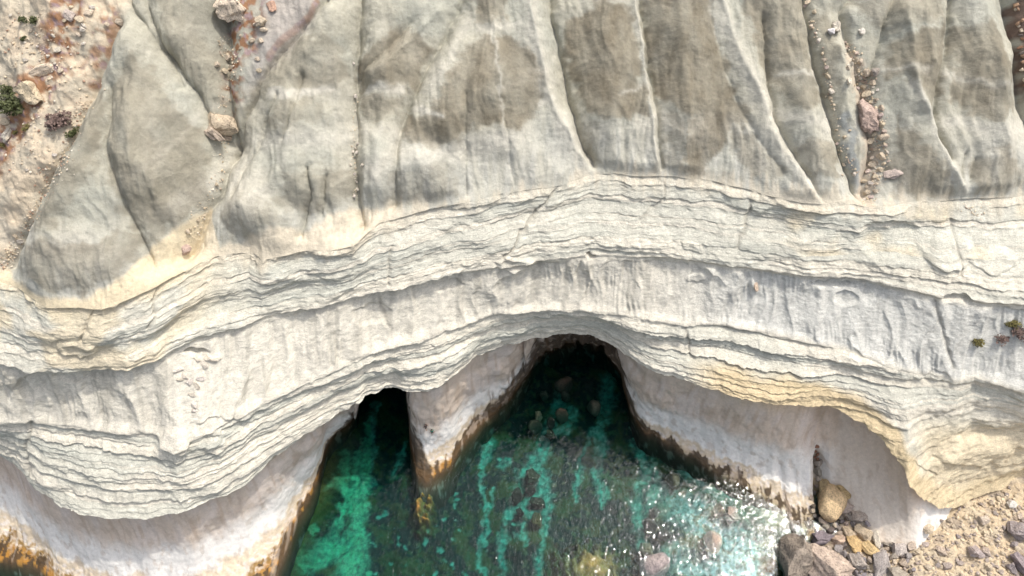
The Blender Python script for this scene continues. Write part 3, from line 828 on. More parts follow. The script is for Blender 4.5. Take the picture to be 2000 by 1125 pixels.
sx = np.concatenate([np.linspace(-900, -62, 12), np.linspace(-56, 58, 620), np.linspace(66, 900, 12)])
sy = np.concatenate([np.linspace(-1200, 6, 14), np.linspace(10, 72, 360), np.linspace(76, 120, 4)])
SX, SY = np.meshgrid(sx, sy)
bpx, bpy_ = to_px(SX, SY, -2.0)
nbx = bpx + fbm(SX * 0.5, SY * 0.5, 5, 131) * 9 + fbm(SX * 2.2, SY * 2.2, 2, 141) * 2.2
nby = bpy_ + fbm(SX * 0.5, SY * 0.5, 4, 132) * 7
zs = -4.2 + fbm(SX * 0.12, SY * 0.12, 4, 133) * 0.9 + fbm(SX * 0.7, SY * 0.7, 3, 134) * 0.25
SANDS = [
    ([(728, 780), (720, 850), (710, 906), (713, 931), (703, 965), (696, 997), (693, 1033), (684, 1125), (680, 1200)], [5, 8, 10, 10, 9, 11, 18, 34, 50]),
    ([(676, 879), (669, 918), (666, 936), (681, 967), (691, 997)], [6, 8, 9, 9, 9]),
    ([(637, 945), (666, 936)], [5, 5]), ([(705, 850), (690, 900), (690, 940), (700, 985)], [4, 7, 5, 4]),
    ([(700, 1040), (660, 1060), (620, 1075), (590, 1095)], [16, 20, 22, 16]), ([(665, 985), (655, 1020), (640, 1050)], [7, 9, 14]),
    ([(786, 855), (778, 890), (768, 915)], [3, 6, 5]),
    ([(952, 850), (948, 885), (938, 920), (940, 960), (942, 985)], [9, 7, 2.5, 3.5, 2]),
    ([(965, 945), (962, 970), (953, 985), (945, 1030), (938, 1060), (935, 1085), (945, 1115)], [1.5, 3, 4, 4.5, 5, 7, 6]),
    ([(985, 885), (990, 895), (982, 905)], [5, 8, 5]),
    ([(1095, 740), (1095, 765), (1088, 795), (1068, 825), (1064, 860), (1050, 895), (1025, 905), (1015, 925), (1018, 945), (1003, 960), (997, 975), (1005, 985),
      (990, 1000), (985, 1030), (978, 1060), (982, 1085), (975, 1130)], [5, 9, 10, 10, 10, 14, 9, 7, 8, 3, 3, 5, 7, 5, 5, 5, 4]),
    ([(1050, 895), (1063, 920), (1062, 945), (1050, 965), (1030, 968), (1022, 975), (1010, 985)], [12, 11, 14, 12, 7, 6, 6]),
    ([(1062, 945), (1075, 960), (1073, 990), (1065, 1015), (1062, 1050), (1055, 1085), (1050, 1130)], [8, 5, 6, 4, 4, 7, 7]),
    ([(1010, 985), (1035, 1000), (1068, 990)], [6, 6, 6]), ([(1008, 1015), (1022, 1018), (1026, 1035)], [2, 4, 2]),
    ([(1003, 1042), (1020, 1040), (1026, 1052)], [2, 3, 2]), ([(1070, 845), (1095, 835), (1115, 820), (1122, 800), (1110, 785)], [7, 7, 8, 6, 5]),
    ([(1160, 830), (1148, 860), (1135, 895), (1130, 930), (1126, 962)], [3, 3, 4, 4.5, 5]),
    ([(1190, 730), (1188, 780), (1172, 825), (1178, 860), (1168, 905), (1175, 935), (1183, 960), (1175, 985)], [14, 16, 10, 7, 8, 6, 6, 2]),
    ([(1238, 830), (1250, 865), (1257, 890), (1266, 912), (1258, 940), (1248, 970), (1256, 990), (1254, 1022), (1262, 1060)], [2, 7, 9, 9, 10, 12, 16, 9, 8]),
    ([(1255, 866), (1285, 868), (1283, 890), (1287, 928)], [5, 5, 5, 6]),
    ([(1290, 960), (1330, 985), (1370, 1000), (1420, 1040), (1450, 1080)], [24, 30, 34, 36, 40]),
    ([(1320, 1080), (1370, 1110), (1460, 1120)], [25, 30, 30]), ([(1480, 990), (1500, 1010)], [14, 14]),
    ([(1330, 900), (1370, 930), (1420, 960)], [12, 18, 16]),
]
sand = np.zeros(SX.shape)
for pts, ws in SANDS:
    d, t = dist_poly(nbx, nby, pts)
    wd = np.interp(t, np.linspace(0, 1, len(ws)), ws)
    sand = np.maximum(sand, 1 - sst(wd * 0.15, wd * 1.5 + 4.0, d))
mott = fbm(SX * 0.9, SY * 0.9, 4, 135)
sand *= 1 - 0.85 * sst(0.0, 0.4, mott) * (sst(1280, 1320, bpx) + 0.35 * (bpx < 720))
gr2 = fbm(SX * 1.7, SY * 1.7, 3, 139)
sand = np.clip(sand * (0.85 + 0.55 * gr2 + 0.25 * mott), 0, 1) * (1 - 0.45 * sst(0.05, 0.5, fbm(SX * 0.35, SY * 0.35, 3, 140)))
pat = sst(0.62, 0.9, fbm(SX * 0.45, SY * 0.45, 3, 136) + 0.15) * (bpy_ > 950) * (bpx < 960)
sand = np.maximum(sand, pat * 0.8)
weed = np.broadcast_to(np.array((0.042, 0.040, 0.034)), SX.shape + (3,)).copy()
weed = blend(weed, (0.19, 0.095, 0.035), sst(-0.1, 0.5, fbm(SX * 0.25, SY * 0.25, 4, 137)) * 0.9)
weed = blend(weed, (0.12, 0.105, 0.05), sst(0.2, 0.6, fbm(SX * 0.8, SY * 0.8, 4, 138)) * 0.8)
brn = np.clip(1 - np.hypot((bpx - 1210) / 90, (bpy_ - 910) / 60), 0, 1)
weed = blend(weed, (0.22, 0.16, 0.07), np.clip(brn * 1.6, 0, 1) * sst(-0.2, 0.4, mott) * 0.8)
CS = blend(weed, (0.52, 0.55, 0.40), sand * (0.8 + 0.3 * mott))
CS = blend(CS, (0.36, 0.44, 0.45), sand * sst(1270, 1400, bpx) * 0.8)
CS = blend(CS, (0.34, 0.56, 0.26), sand * (bpx < 720) * 0.8)
# shallows: reef off the spur, shoal at the bottom, apron on the right, shelf along the left shore
spit = (0.55 + 0.45 * sst(-0.2, 0.3, mott)) * (1 - sst(4, 30, dist_poly(nbx, nby, [(835, 930), (828, 975), (824, 1020)])[0]))
zs += spit * 3.7
CS = blend(CS, (0.42, 0.20, 0.045), spit * 0.9)
shoal = (1 - sst(0.3, 1.15, np.hypot((nbx - 1155) / 78, (nby - 1110) / 58) + 0.35 * mott))
zs += shoal * 3.1
CS = blend(CS, (0.40, 0.22, 0.06), shoal * (0.7 + 0.4 * mott))
apron = 1 - sst(-30, 60, sdf_polygon(nbx, nby, [(1300, 840), (1600, 1000), (1560, 1080), (1480, 1010), (1400, 950)]))
zs += apron * 2.4
CS = blend(CS, (0.27, 0.235, 0.15), apron * 0.8)
rsh = sst(1300, 1500, bpx) * (bpx < 1800)
zs += rsh * 1.0
lsh = 1 - sst(0, 70, np.abs(bpx - np.interp(bpy_, [840, 870, 940, 980, 1010, 1125, 1300], [655, 635, 622, 600, 583, 540, 480])))
zs += lsh * 1.8 * (bpy_ > 830)
CS = blend(CS, (0.17, 0.085, 0.02), lsh * 0.85 * (bpy_ > 830))
zs -= 1.2 * np.exp(-((bpx - 745) / 32) ** 2) * (bpy_ > 930) + 1.2 * np.exp(-((bpx - 960) / 60) ** 2) * sst(960, 1060, bpy_)
zs += sand * -0.15
bed = grid_mesh("seabed", np.stack([SX, SY, np.minimum(zs, -0.12)], -1), CS, M_BED, "structure")
bed["label"] = "seabed of dark weed with pale sand channels"

m, n, out = new_mat("sea_water")
tc = n.nodes.new("ShaderNodeTexCoord")
mp = n.nodes.new("ShaderNodeMapping"); mp.inputs['Scale'].default_value = (1.0, 0.62, 1.0); mp.inputs['Rotation'].default_value = (0, 0, 0.5)
n.links.new(tc.outputs['Object'], mp.inputs['Vector'])
w1 = noise_node(n, 1.5, 2.0, 0.55, mp.outputs[0], 0.5)
w2 = noise_node(n, 0.28, 2, 0.5, mp.outputs[0])
w3 = noise_node(n, 3.6, 1.0, 0.5, mp.outputs[0], 0.3)
h = math_node(n, 'ADD', math_node(n, 'ADD', w1.outputs[0], math_node(n, 'MULTIPLY', w2.outputs[0], 0.9)), math_node(n, 'MULTIPLY', w3.outputs[0], 0.32))
bp = n.nodes.new("ShaderNodeBump"); bp.inputs['Strength'].default_value = 1.0; bp.inputs['Distance'].default_value = 0.08
n.links.new(h, bp.inputs['Height'])
fr = n.nodes.new("ShaderNodeFresnel"); fr.inputs['IOR'].default_value = 1.33
n.links.new(bp.outputs[0], fr.inputs['Normal'])
gl = n.nodes.new("ShaderNodeBsdfGlossy"); gl.inputs['Roughness'].default_value = 0.035
n.links.new(bp.outputs[0], gl.inputs['Normal'])
tr = n.nodes.new("ShaderNodeBsdfTransparent")
mx = n.nodes.new("ShaderNodeMixShader")
n.links.new(fr.outputs[0], mx.inputs[0]); n.links.new(tr.outputs[0], mx.inputs[1]); n.links.new(gl.outputs[0], mx.inputs[2])
n.links.new(mx.outputs[0], out.inputs['Surface'])
va = n.nodes.new("ShaderNodeVolumeAbsorption")
va.inputs['Color'].default_value = (0.03, 0.745, 0.76, 1); va.inputs['Density'].default_value = 0.36
n.links.new(va.outputs[0], out.inputs['Volume'])
M_WATER = m
x0, x1, y0, y1, zb_ = -890, 890, -1190, 80, -9.0
vs = [(x0, y0, 0), (x1, y0, 0), (x1, y1, 0), (x0, y1, 0), (x0, y0, zb_), (x1, y0, zb_), (x1, y1, zb_), (x0, y1, zb_)]
fs = [(0, 1, 2, 3), (7, 6, 5, 4), (0, 4, 5, 1), (1, 5, 6, 2), (2, 6, 7, 3), (3, 7, 4, 0)]
sea = mesh_obj("sea_water", vs, fs, M_WATER)
tag(sea, "clear green and dark blue rippled sea water", None, None, "structure")


# ================================================================== LOOSE THINGS
CAMP = Vector((0, 0, CAM_H))


def bvh_of(P, step):
    Q = P[::step, ::step]
    R, N = Q.shape[:2]
    idx = np.arange(R * N).reshape(R, N)
    q = np.stack([idx[:-1, :-1], idx[1:, :-1], idx[1:, 1:], idx[:-1, 1:]], -1).reshape(-1, 4)
    return BVHTree.FromPolygons(Q.reshape(-1, 3).tolist(), q.tolist())


BV = [bvh_of(PA, 2), bvh_of(PM, 2), bvh_of(PE, 2), bvh_of(np.stack([Xb, Yb, zb2], -1), 2)]
BVBED = bvh_of(np.stack([SX, SY, np.minimum(zs, -0.12)], -1), 3)


def ray(px_, py_):
    a, b = (px_ - 1000) / FPX, (562.5 - py_) / FPX
    return Vector((a, CP + b * SP, -SP + b * CP)).normalized()


def ground(px_, py_, trees=None):
    """the place on the land that the photograph shows at this spot"""
    d = ray(px_, py_)
    best = None
    for ti, t in enumerate(trees or BV):
        h = t.ray_cast(CAMP, d)
        if h[0] is not None and (best is None or h[3] < best[2]):
            nn = h[1] if h[1].dot(d) < 0 else -h[1]
            best = (h[0], nn, h[3], ti)
    return best


rnd = random.Random(11)


def rock_mesh(name, seed, sub, planes, rough):
    r = random.Random(seed)
    bm = bmesh.new()
    bmesh.ops.create_icosphere(bm, subdivisions=sub, radius=1.0)
    cuts = []
    for k in range(planes):
        n_ = Vector((r.gauss(0, 1), r.gauss(0, 1), r.gauss(0, 0.8))).normalized()
        cuts.append((n_, r.uniform(0.4, 0.8)))
    co = np.array([v_.co for v_ in bm.verts])
    for n_, o_ in cuts:
        nn = np.array(n_)
        dd = co @ nn - o_
        co = co - np.clip(dd, 0, None)[:, None] * nn
    f = 1 + rough * (fbm(co[:, 0] * 1.3 + seed * 3.1, co[:, 1] * 1.3 + co[:, 2] * 1.7, 3, 200) * 0.5
                     + fbm(co[:, 0] * 4 + seed, co[:, 2] * 4 + co[:, 1] * 3, 2, 203) * 0.16)
    co = co * f[:, None]
    co /= np.abs(co).max(0)
    for v_, c in zip(bm.verts, co):
        v_.co = c
    me = bpy.data.meshes.new(name)
    bm.to_mesh(me); bm.free()
    me.materials.append(M_BOULDER)
    if sub == 3:
        me.polygons.foreach_set("use_smooth", np.ones(len(me.polygons), bool))
    return me


SMALL = [rock_mesh("rock_shape", 30 + k, 2, 14, 0.5) for k in range(12)]
ROUND = [rock_mesh("round_rock_shape", 60 + k, 3, 4, 0.22) for k in range(5)]
LARGE = [rock_mesh("boulder_shape", 80 + k, 4, 13, 0.46) for k in range(9)]


def rock(px_, py_, rw, rh, col, label, cat="rock", group=None, name="rock", shape=None, ang=None, sink=0.3, hh=0.8, trees=None, hit=None):
    g = hit or ground(px_, py_, trees)
    if g is None:
        return None
    p, n_, dist_ = g[:3]
    m_ = dist_ * ray(px_, py_).dot(Vector((0, CP, -SP))) / FPX
    up = (n_ * 0.6 + Vector((0, 0, 0.4))).normalized()
    ux = Vector((1, 0, 0)); ux = (ux - up * ux.dot(up)).normalized(); uy = up.cross(ux)
    a, b = rw * m_, rh * m_
    c = min(a, b) * hh
    if ang is None:
        ang = rnd.uniform(-0.5, 0.5)
    rot = Matrix((ux, uy, up)).transposed().to_4x4() @ Matrix.Rotation(ang, 4, 'Z')
    pool = LARGE if max(rw, rh) >= 12 else SMALL
    me = shape or rnd.choice(pool)
    o = bpy.data.objects.new(name, me); COL.objects.link(o)
    o.matrix_world = Matrix.Translation(p + up * c * (1 - 2 * sink)) @ rot @ Matrix.Diagonal((a, b, c, 1))
    k = rnd.uniform(0.88, 1.12)
    o.color = (col[0] * k, col[1] * k, col[2] * k * rnd.uniform(0.95, 1.05), 1)
    return tag(o, label, cat, group)


BUFF = (0.58, 0.485, 0.36); PALEST = (0.66, 0.59, 0.49); PINK = (0.46, 0.35, 0.275); GREYR = (0.38, 0.33, 0.27); DARKR = (0.18, 0.15, 0.125)
YELR = (0.60, 0.42, 0.20); CREAMR = (0.64, 0.53, 0.38); RUST = (0.30, 0.17, 0.10); BRWN = (0.30, 0.22, 0.14)

# --- single boulders with a look of their own
BIG = [
    (463, 22, 25, 27, BUFF, "tall block of pinkish cream rock at the top edge in the red-soiled gully", 0.15, 1.1),
    (445, 24, 9, 14, BRWN, "narrow dark weathered block leaning on the tall block at the top edge", 0.1, 0.9),
    (513, 43, 11, 11, BUFF, "knobbly buff boulder right below the tall block at the top edge", 0.3, 0.9),
    (515, 61, 9, 6, BUFF, "low split buff rock just under the knobbly boulder in the left gully", 0.2, 0.8),
    (532, 12, 12, 14, (0.48, 0.31, 0.22), "reddish flat slab at the top edge beside the red-soiled gully", 0.35, 0.5),
    (428, 242, 33, 21, (0.44, 0.36, 0.27), "larger upper boulder of the split pair lying in the clay gully", 0.2, 0.95),
    (415, 266, 21, 15, (0.42, 0.345, 0.26), "smaller lower-left boulder of the split pair lying in the clay gully", 0.2, 0.9),
    (443, 271, 9, 8, (0.40, 0.32, 0.24), "dark wedge-shaped stone under the right end of the split boulder pair", 0.2, 0.8),
    (61, 182, 26, 26, CREAMR, "largest round cream boulder on the stony left slope above the green bush", 0.3, 0.9),
    (85, 137, 28, 12, CREAMR, "long low cream boulder above the largest round one on the left slope", 0.35, 0.8),
    (13, 238, 11, 8, CREAMR, "cream boulder at the left edge just under the green bush", 0.3, 0.8),
    (14, 263, 9, 16, PALEST, "upright pale slab at the left edge below the green bush", 0.3, 0.8),
    (138, 32, 13, 10, (0.52, 0.44, 0.36), "pitted grey boulder in the rust-red soil of the left slope", 0.3, 0.8),
    (172, 25, 10, 8, CREAMR, "cream block right of the pitted boulder on the left slope", 0.3, 0.8),
    (157, 38, 8, 7, CREAMR, "small cream block next to the pitted boulder on the left slope", 0.3, 0.8),
    (233, 42, 8, 6, BUFF, "flat brown-grey rock alone near the apex of the left clay fan", 0.4, 0.6),
    (1685, 233, 31, 25, PINK, "big pinkish brown boulder in the middle of the right-hand scree gully", 0.2, 0.9),
    (1740, 340, 18, 10, (0.60, 0.50, 0.42), "flat pale pink slab at the lower right of the scree gully", 0.3, 0.5),
    (1633, 55, 11, 12, PALEST, "tall pale block at the head of the right-hand scree gully", 0.2, 0.9),
    (1622, 66, 8, 8, (0.70, 0.66, 0.60), "white cube-like rock beside the pale block at the head of the scree gully", 0.2, 0.9),
    (1682, 62, 6, 7, (0.70, 0.65, 0.58), "single white rock high on the clay right of the scree gully head", 0.2, 0.8),
    (1711, 143, 10, 9, GREYR, "grey boulder on the right rim of the scree gully", 0.2, 0.9),
    (363, 487, 9, 10, (0.50, 0.37, 0.29), "reddish rough rock at the foot of the left clay gully", 0.3, 0.8),
    (1618, 991, 28, 35, (0.62, 0.46, 0.26), "biggest yellow boulder at the mouth of the rock cleft by the beach", 0.15, 0.9),
    (1611, 953, 13, 20, (0.50, 0.38, 0.22), "pointed tan block standing behind the biggest yellow boulder", 0.15, 0.9),
    (1641, 961, 18, 13, (0.50, 0.37, 0.19), "smooth rounded tan boulder right of the pointed block", 0.2, 0.8),
    (1552, 1098, 36, 44, (0.28, 0.235, 0.195), "dark pitted half of the huge boulder at the water's edge by the beach", 0.1, 1.1),
    (1606, 1110, 36, 42, (0.48, 0.385, 0.31), "pinkish grey half of the huge boulder at the bottom edge by the beach", 0.15, 0.9),
    (1605, 1053, 20, 14, (0.19, 0.16, 0.165), "dark purple boulder just above the huge boulder by the beach", 0.2, 0.9),
    (1583, 1048, 10, 13, (0.45, 0.35, 0.22), "tan rock left of the dark purple boulder", 0.2, 0.9),
    (1635, 1057, 13, 12, (0.52, 0.39, 0.30), "pink-tan angular rock right of the dark purple boulder", 0.2, 0.9),
    (1669, 1062, 13, 24, YELR, "long yellow leaning slab in the beach rock pile", 0.2, 0.8),
    (1694, 1074, 14, 18, (0.60, 0.44, 0.24), "stout yellow slab right of the long leaning one in the rock pile", 0.2, 0.8),
    (1690, 1043, 20, 14, (0.58, 0.47, 0.32), "pale buff block under the smooth bowl-shaped wall in the rock pile", 0.2, 0.8),
    (1711, 1050, 9, 19, PALEST, "pale upright slab at the right side of the rock pile", 0.2, 0.8),
    (1655, 1040, 10, 14, (0.58, 0.46, 0.32), "buff block left of the yellow slabs in the rock pile", 0.2, 0.8),
    (1668, 1096, 16, 16, GREYR, "rounded grey boulder low in the rock pile", 0.2, 0.9),
    (1717, 1102, 18, 28, (0.38, 0.34, 0.31), "long rough grey boulder at the bottom right of the rock pile", 0.2, 0.8),
    (1752, 1072, 17, 17, (0.52, 0.46, 0.41), "knobbly light grey boulder on the sand below the bowl-shaped wall", 0.25, 0.9),
    (1747, 1118, 18, 14, GREYR, "grey boulder on the bottom edge right of the long rough one", 0.25, 0.9),
    (1680, 1010, 20, 13, (0.40, 0.34, 0.28), "flat grey-brown slab right of the biggest yellow boulder", 0.25, 0.6),
    (1652, 990, 13, 12, (0.40, 0.33, 0.27), "dull brown rock wedged right against the biggest yellow boulder", 0.2, 0.8),
    (1905, 1081, 15, 14, (0.40, 0.34, 0.30), "rough grey-brown boulder alone on the open sand", 0.25, 0.9),
    (1922, 1078, 9, 11, (0.46, 0.38, 0.31), "smaller grey stone touching the rough boulder on the open sand", 0.25, 0.9),
    (1982, 1035, 19, 18, (0.36, 0.31, 0.29), "dark grey lumpy boulder at the right edge of the beach", 0.25, 0.9),
    (1992, 1100, 14, 26, (0.25, 0.21, 0.20), "dark jagged boulder in the bottom right corner", 0.25, 0.9),
    (1975, 1108, 10, 12, (0.28, 0.24, 0.22), "dark stone left of the jagged boulder in the bottom right corner", 0.25, 0.9),
    (1920, 1015, 12, 9, (0.50, 0.42, 0.33), "buff boulder on the sand below the yellow cliff corner", 0.25, 0.8),
    (1975, 985, 8, 8, (0.66, 0.62, 0.58), "whitish stone on the sand near the right edge", 0.25, 0.8),
    (1835, 1075, 11, 9, (0.48, 0.39, 0.29), "brownish rock cluster stone left of the rough boulder on the sand", 0.25, 0.8),
    (1812, 1033, 14, 10, (0.56, 0.46, 0.33), "buff rock at the end of the smooth bowl-shaped wall", 0.25, 0.8),
    (1600, 904, 9, 8, GREYR, "grey round stone jammed in the upper part of the narrow cleft", 0.2, 0.9),
    (1597, 921, 8, 10, (0.40, 0.36, 0.29), "grey-green round stone jammed below the other in the narrow cleft", 0.2, 0.9),
    (415, 700, 15, 9, PALEST, "pale broken slab beside the small hollow in the left cliff face", 0.3, 0.6),
    (1475, 560, 5, 9, (0.56, 0.44, 0.34), "single pinkish stone stuck on the white fluted slope", 0.3, 0.8),
]
for px_, py_, rw, rh, c, lab, sk, hh in BIG:
    rock(px_, py_, rw * 1.14, rh * 1.14, c, lab, "boulder", None, "boulder", sink=sk, hh=hh, shape=ROUND[1] if "biggest yellow" in lab[:14] else ROUND[3] if lab[:14] == "smooth rounded" else None)

ANCHORS = [
    ("the pale block at the scree gully head", 1633, 55), ("the single white rock by the scree gully", 1682, 62), ("the grey boulder on the gully rim", 1711, 143),
    ("the big pinkish gully boulder", 1685, 233), ("the flat pink slab", 1740, 340), ("the biggest yellow boulder", 1618, 991), ("the pointed tan block", 1611, 953),
    ("the smooth tan boulder", 1641, 961), ("the dark purple boulder", 1605, 1053), ("the huge waterside boulder", 1590, 1100), ("the long yellow slab", 1669, 1062),
    ("the knobbly light grey boulder", 1752, 1072), ("the long rough grey boulder", 1717, 1102), ("the rounded grey boulder", 1668, 1096),
    ("the rough boulder on open sand", 1905, 1081), ("the jagged corner boulder", 1992, 1100), ("the dark lumpy edge boulder", 1982, 1035), ("the whitish stone", 1975, 985),
    ("the buff boulder under the cliff corner", 1920, 1015), ("the tall block at the top edge", 463, 22), ("the knobbly buff boulder", 513, 43),
    ("the split boulder pair", 428, 252), ("the reddish rock at the gully foot", 363, 487), ("the largest round cream boulder", 61, 182), ("the pitted grey boulder", 138, 32),
    ("the long low cream boulder", 85, 137), ("the purple-brown dry bush", 118, 243), ("the small hollow in the left cliff", 385, 690), ("the brownish cluster stone", 1835, 1075),
    ("the buff rock ending the bowl wall", 1812, 1033), ("the round stone jammed in the cleft", 1600, 904), ("the flat grey-brown slab", 1680, 1010)]
CNAME = {}
USED = {}


def which(px_, py_, r_, col, kind):
    """a label that tells this stone by size, colour and its place beside a stone one can find"""
    lum = sum(col) / 3
    cn = "whitish" if lum > 0.56 else "cream" if lum > 0.49 else "dark" if lum < 0.2 else "buff" if col[0] > col[2] * 1.6 and lum > 0.36 else "rusty brown" if col[0] > col[2] * 1.8 else "grey-brown"
    sz = "tiny" if r_ < 3.3 else "small" if r_ < 4.8 else "fair-sized" if r_ < 7 else "large"
    ds = sorted((math.hypot(px_ - a[1], py_ - a[2]), a) for a in ANCHORS)
    for d_, a in ds[:3]:
        dx, dy = px_ - a[1], py_ - a[2]
        sec = int(((math.degrees(math.atan2(dy, dx)) + 382.5) % 360) // 45)
        dr_ = ["right of", "below and right of", "below", "below and left of", "left of", "above and left of", "above", "above and right of"][sec]
        for far in (["close " if d_ < 40 else "well " if d_ > 75 else ""]):
            lab = f"{sz} {cn} {kind} {far}{dr_} {a[0]}"
            if lab not in USED:
                USED[lab] = 1
                return lab
    for o_ in ("another", "a third", "a fourth", "a fifth"):
        if f"{o_} {lab}" not in USED:
            USED[f"{o_} {lab}"] = 1
            return f"{o_} {lab}"
    return lab


# --- rocks strewn in the gullies
SCREE = [(1585, 52, 6), (1599, 80, 6), (1607, 105, 4), (1610, 118, 5), (1614, 132, 6), (1618, 150, 5), (1624, 180, 6), (1622, 192, 4), (1628, 212, 3.5),
         (1651, 84, 3), (1652, 95, 3), (1662, 125, 5), (1656, 134, 5), (1681, 121, 7), (1673, 104, 4), (1692, 143, 9), (1656, 160, 7), (1704, 164, 7),
         (1687, 171, 6), (1674, 173, 5), (1692, 185, 8), (1714, 176, 3), (1681, 201, 3.5), (1722, 212, 6), (1720, 226, 6), (1724, 244, 6), (1713, 247, 4),
         (1724, 271, 10), (1699, 276, 7), (1729, 285, 5), (1717, 285, 4), (1697, 297, 4), (1722, 306, 9), (1704, 322, 6), (1735, 315, 3), (1717, 333, 6),
         (1669, 340, 5), (1686, 356, 6), (1692, 379, 6), (1701, 386, 5), (1710, 374, 5), (1687, 390, 4), (1648, 322, 4), (1644, 342, 3), (1635, 281, 4),
         (1640, 301, 3), (1667, 311, 3), (1578, 5, 6), (1590, 25, 5), (1573, 12, 4), (1708, 345, 5), (1700, 358, 5), (1712, 360, 4), (1693, 366, 4),
         (1727, 258, 5), (1708, 262, 5), (1733, 298, 4), (1710, 292, 4), (1703, 308, 5), (1695, 335, 5), (1725, 322, 4), (1680, 152, 4), (1700, 200, 5),
         (1712, 195, 4), (1690, 160, 4), (1650, 268, 4), (1655, 290, 3), (1660, 255, 3)]
ORD = ["topmost", "second", "third", "fourth", "fifth", "sixth", "seventh", "eighth", "ninth", "tenth", "eleventh", "twelfth", "thirteenth", "fourteenth", "fifteenth",
       "sixteenth", "seventeenth", "eighteenth", "nineteenth", "twentieth"]
rim = sorted([a for a in SCREE if a[0] < 1650 and a not in ((1651, 84, 3),)], key=lambda a: a[1])
for i, (px_, py_, r_) in enumerate(SCREE):
    c = [BUFF, PALEST, CREAMR, BUFF, (0.56, 0.45, 0.38)][i % 5]
    if (px_, py_, r_) in rim:
        k = rim.index((px_, py_, r_))
        lab = f"{ORD[k]} rock from the top in the line along the scree gully's left rim" if k else "topmost rock in the line of stones along the scree gully's left rim"
        gr = "stones along the left rim of the scree gully"
    else:
        lab, gr = which(px_, py_, r_, c, "rock"), "rocks in the scree gully on the right"
    rock(px_, py_, r_ * rnd.uniform(0.9, 1.25), r_ * rnd.uniform(0.8, 1.1), c, lab, "rock", gr, sink=0.25, hh=0.9)
LEFTG = [(498, 50, 5), (493, 83, 7), (510, 82, 6), (503, 117, 5), (445, 114, 7), (424, 128, 7), (438, 140, 6), (506, 138, 5), (427, 82, 3), (430, 104, 3.5),
         (470, 95, 3), (462, 112, 3), (470, 70, 3), (455, 130, 3), (435, 190, 3), (449, 196, 3), (423, 361, 4), (434, 352, 3), (386, 430, 4), (366, 453, 5), (372, 448, 3), (430, 370, 2.6)]
for px_, py_, r_ in LEFTG:
    rock(px_, py_, r_ * 1.1, r_, BUFF, which(px_, py_, r_, BUFF, "rock"), "rock", "rocks in the left clay gully", sink=0.25, hh=0.9)
mid = sorted([(693, 190, 5), (690, 125, 3), (700, 281, 3), (689, 297, 3), (698, 300, 4.5), (709, 323, 4), (684, 323, 3), (692, 340, 3), (698, 371, 4), (691, 384, 4), (694, 290, 3), (696, 356, 2.5)], key=lambda a: a[1])
for k, (px_, py_, r_) in enumerate(mid):
    rock(px_, py_, r_, r_ * 1.1, PALEST, f"{ORD[k]} whitish stone from the top in the straight narrow gully left of centre" if k else "topmost whitish stone in the straight narrow gully left of centre",
         "rock", "stones in the straight narrow gully", sink=0.2, hh=0.9)
for px_, py_, r_ in [(209, 48, 4), (164, 51, 5), (162, 58, 6), (154, 69, 5), (114, 98, 6), (164, 86, 4), (118, 138, 7), (74, 91, 3), (51, 118, 5), (106, 302, 5), (53, 331, 3),
                     (126, 40, 5), (95, 110, 4), (30, 130, 4), (104, 70, 4), (180, 15, 5), (140, 15, 5), (60, 60, 4), (20, 30, 4), (96, 330, 3), (40, 470, 6), (30, 462, 5)]:
    c = rnd.choice([CREAMR, PALEST, BUFF])
    rock(px_, py_, r_ * 1.2, r_, c, which(px_, py_, r_, c, "rock"), "rock", "rocks on the stony left slope", sink=0.3, hh=0.8)
for px_, py_, r_ in [(385, 702, 7), (370, 745, 9), (385, 752, 8), (345, 722, 9), (378, 790, 7), (380, 802, 6), (360, 735, 7), (392, 738, 8), (375, 770, 6), (350, 742, 6), (400, 712, 7)]:
    rock(px_, py_, r_ * 1.4, r_ * 0.8, PALEST, which(px_, py_, r_, PALEST, "slab"), "rock", "broken slabs under the cliff hollow", sink=0.42, hh=0.7, ang=rnd.uniform(-1.2, 1.2))
deb = []
for i in range(22):
    t_ = i / 21.0
    px_ = 1978 + 22 * t_ + rnd.uniform(0, 14); py_ = -10 + 190 * t_ + rnd.uniform(-8, 8)
    deb.append((px_, py_))
deb = [d for d in deb if d[0] < 2003]
deb.sort(key=lambda a: a[1])
for k, (px_, py_) in enumerate(deb[:19]):
    rock(px_, py_, rnd.uniform(3, 7), rnd.uniform(3, 6), rnd.choice([RUST, (0.40, 0.26, 0.17), DARKR, BUFF]),
         f"{ORD[k]} reddish rock from the top in the debris along the top right edge" if k else "topmost reddish rock in the debris along the top right edge", "rock",
         "reddish debris along the top right edge", sink=0.3, hh=0.9)

# --- rock pile at the foot of the bowl-shaped wall, stones in the cleft, stones on the sand
taken = [(b[0], b[1], max(b[2], b[3])) for b in BIG if b[0] > 1500 and b[1] > 860]


def free(px_, py_, r_, k=0.75):
    for a, b, c in taken:
        if math.hypot(px_ - a, py_ - b) < (r_ + c) * k:
            return False
    taken.append((px_, py_, r_))
    return True


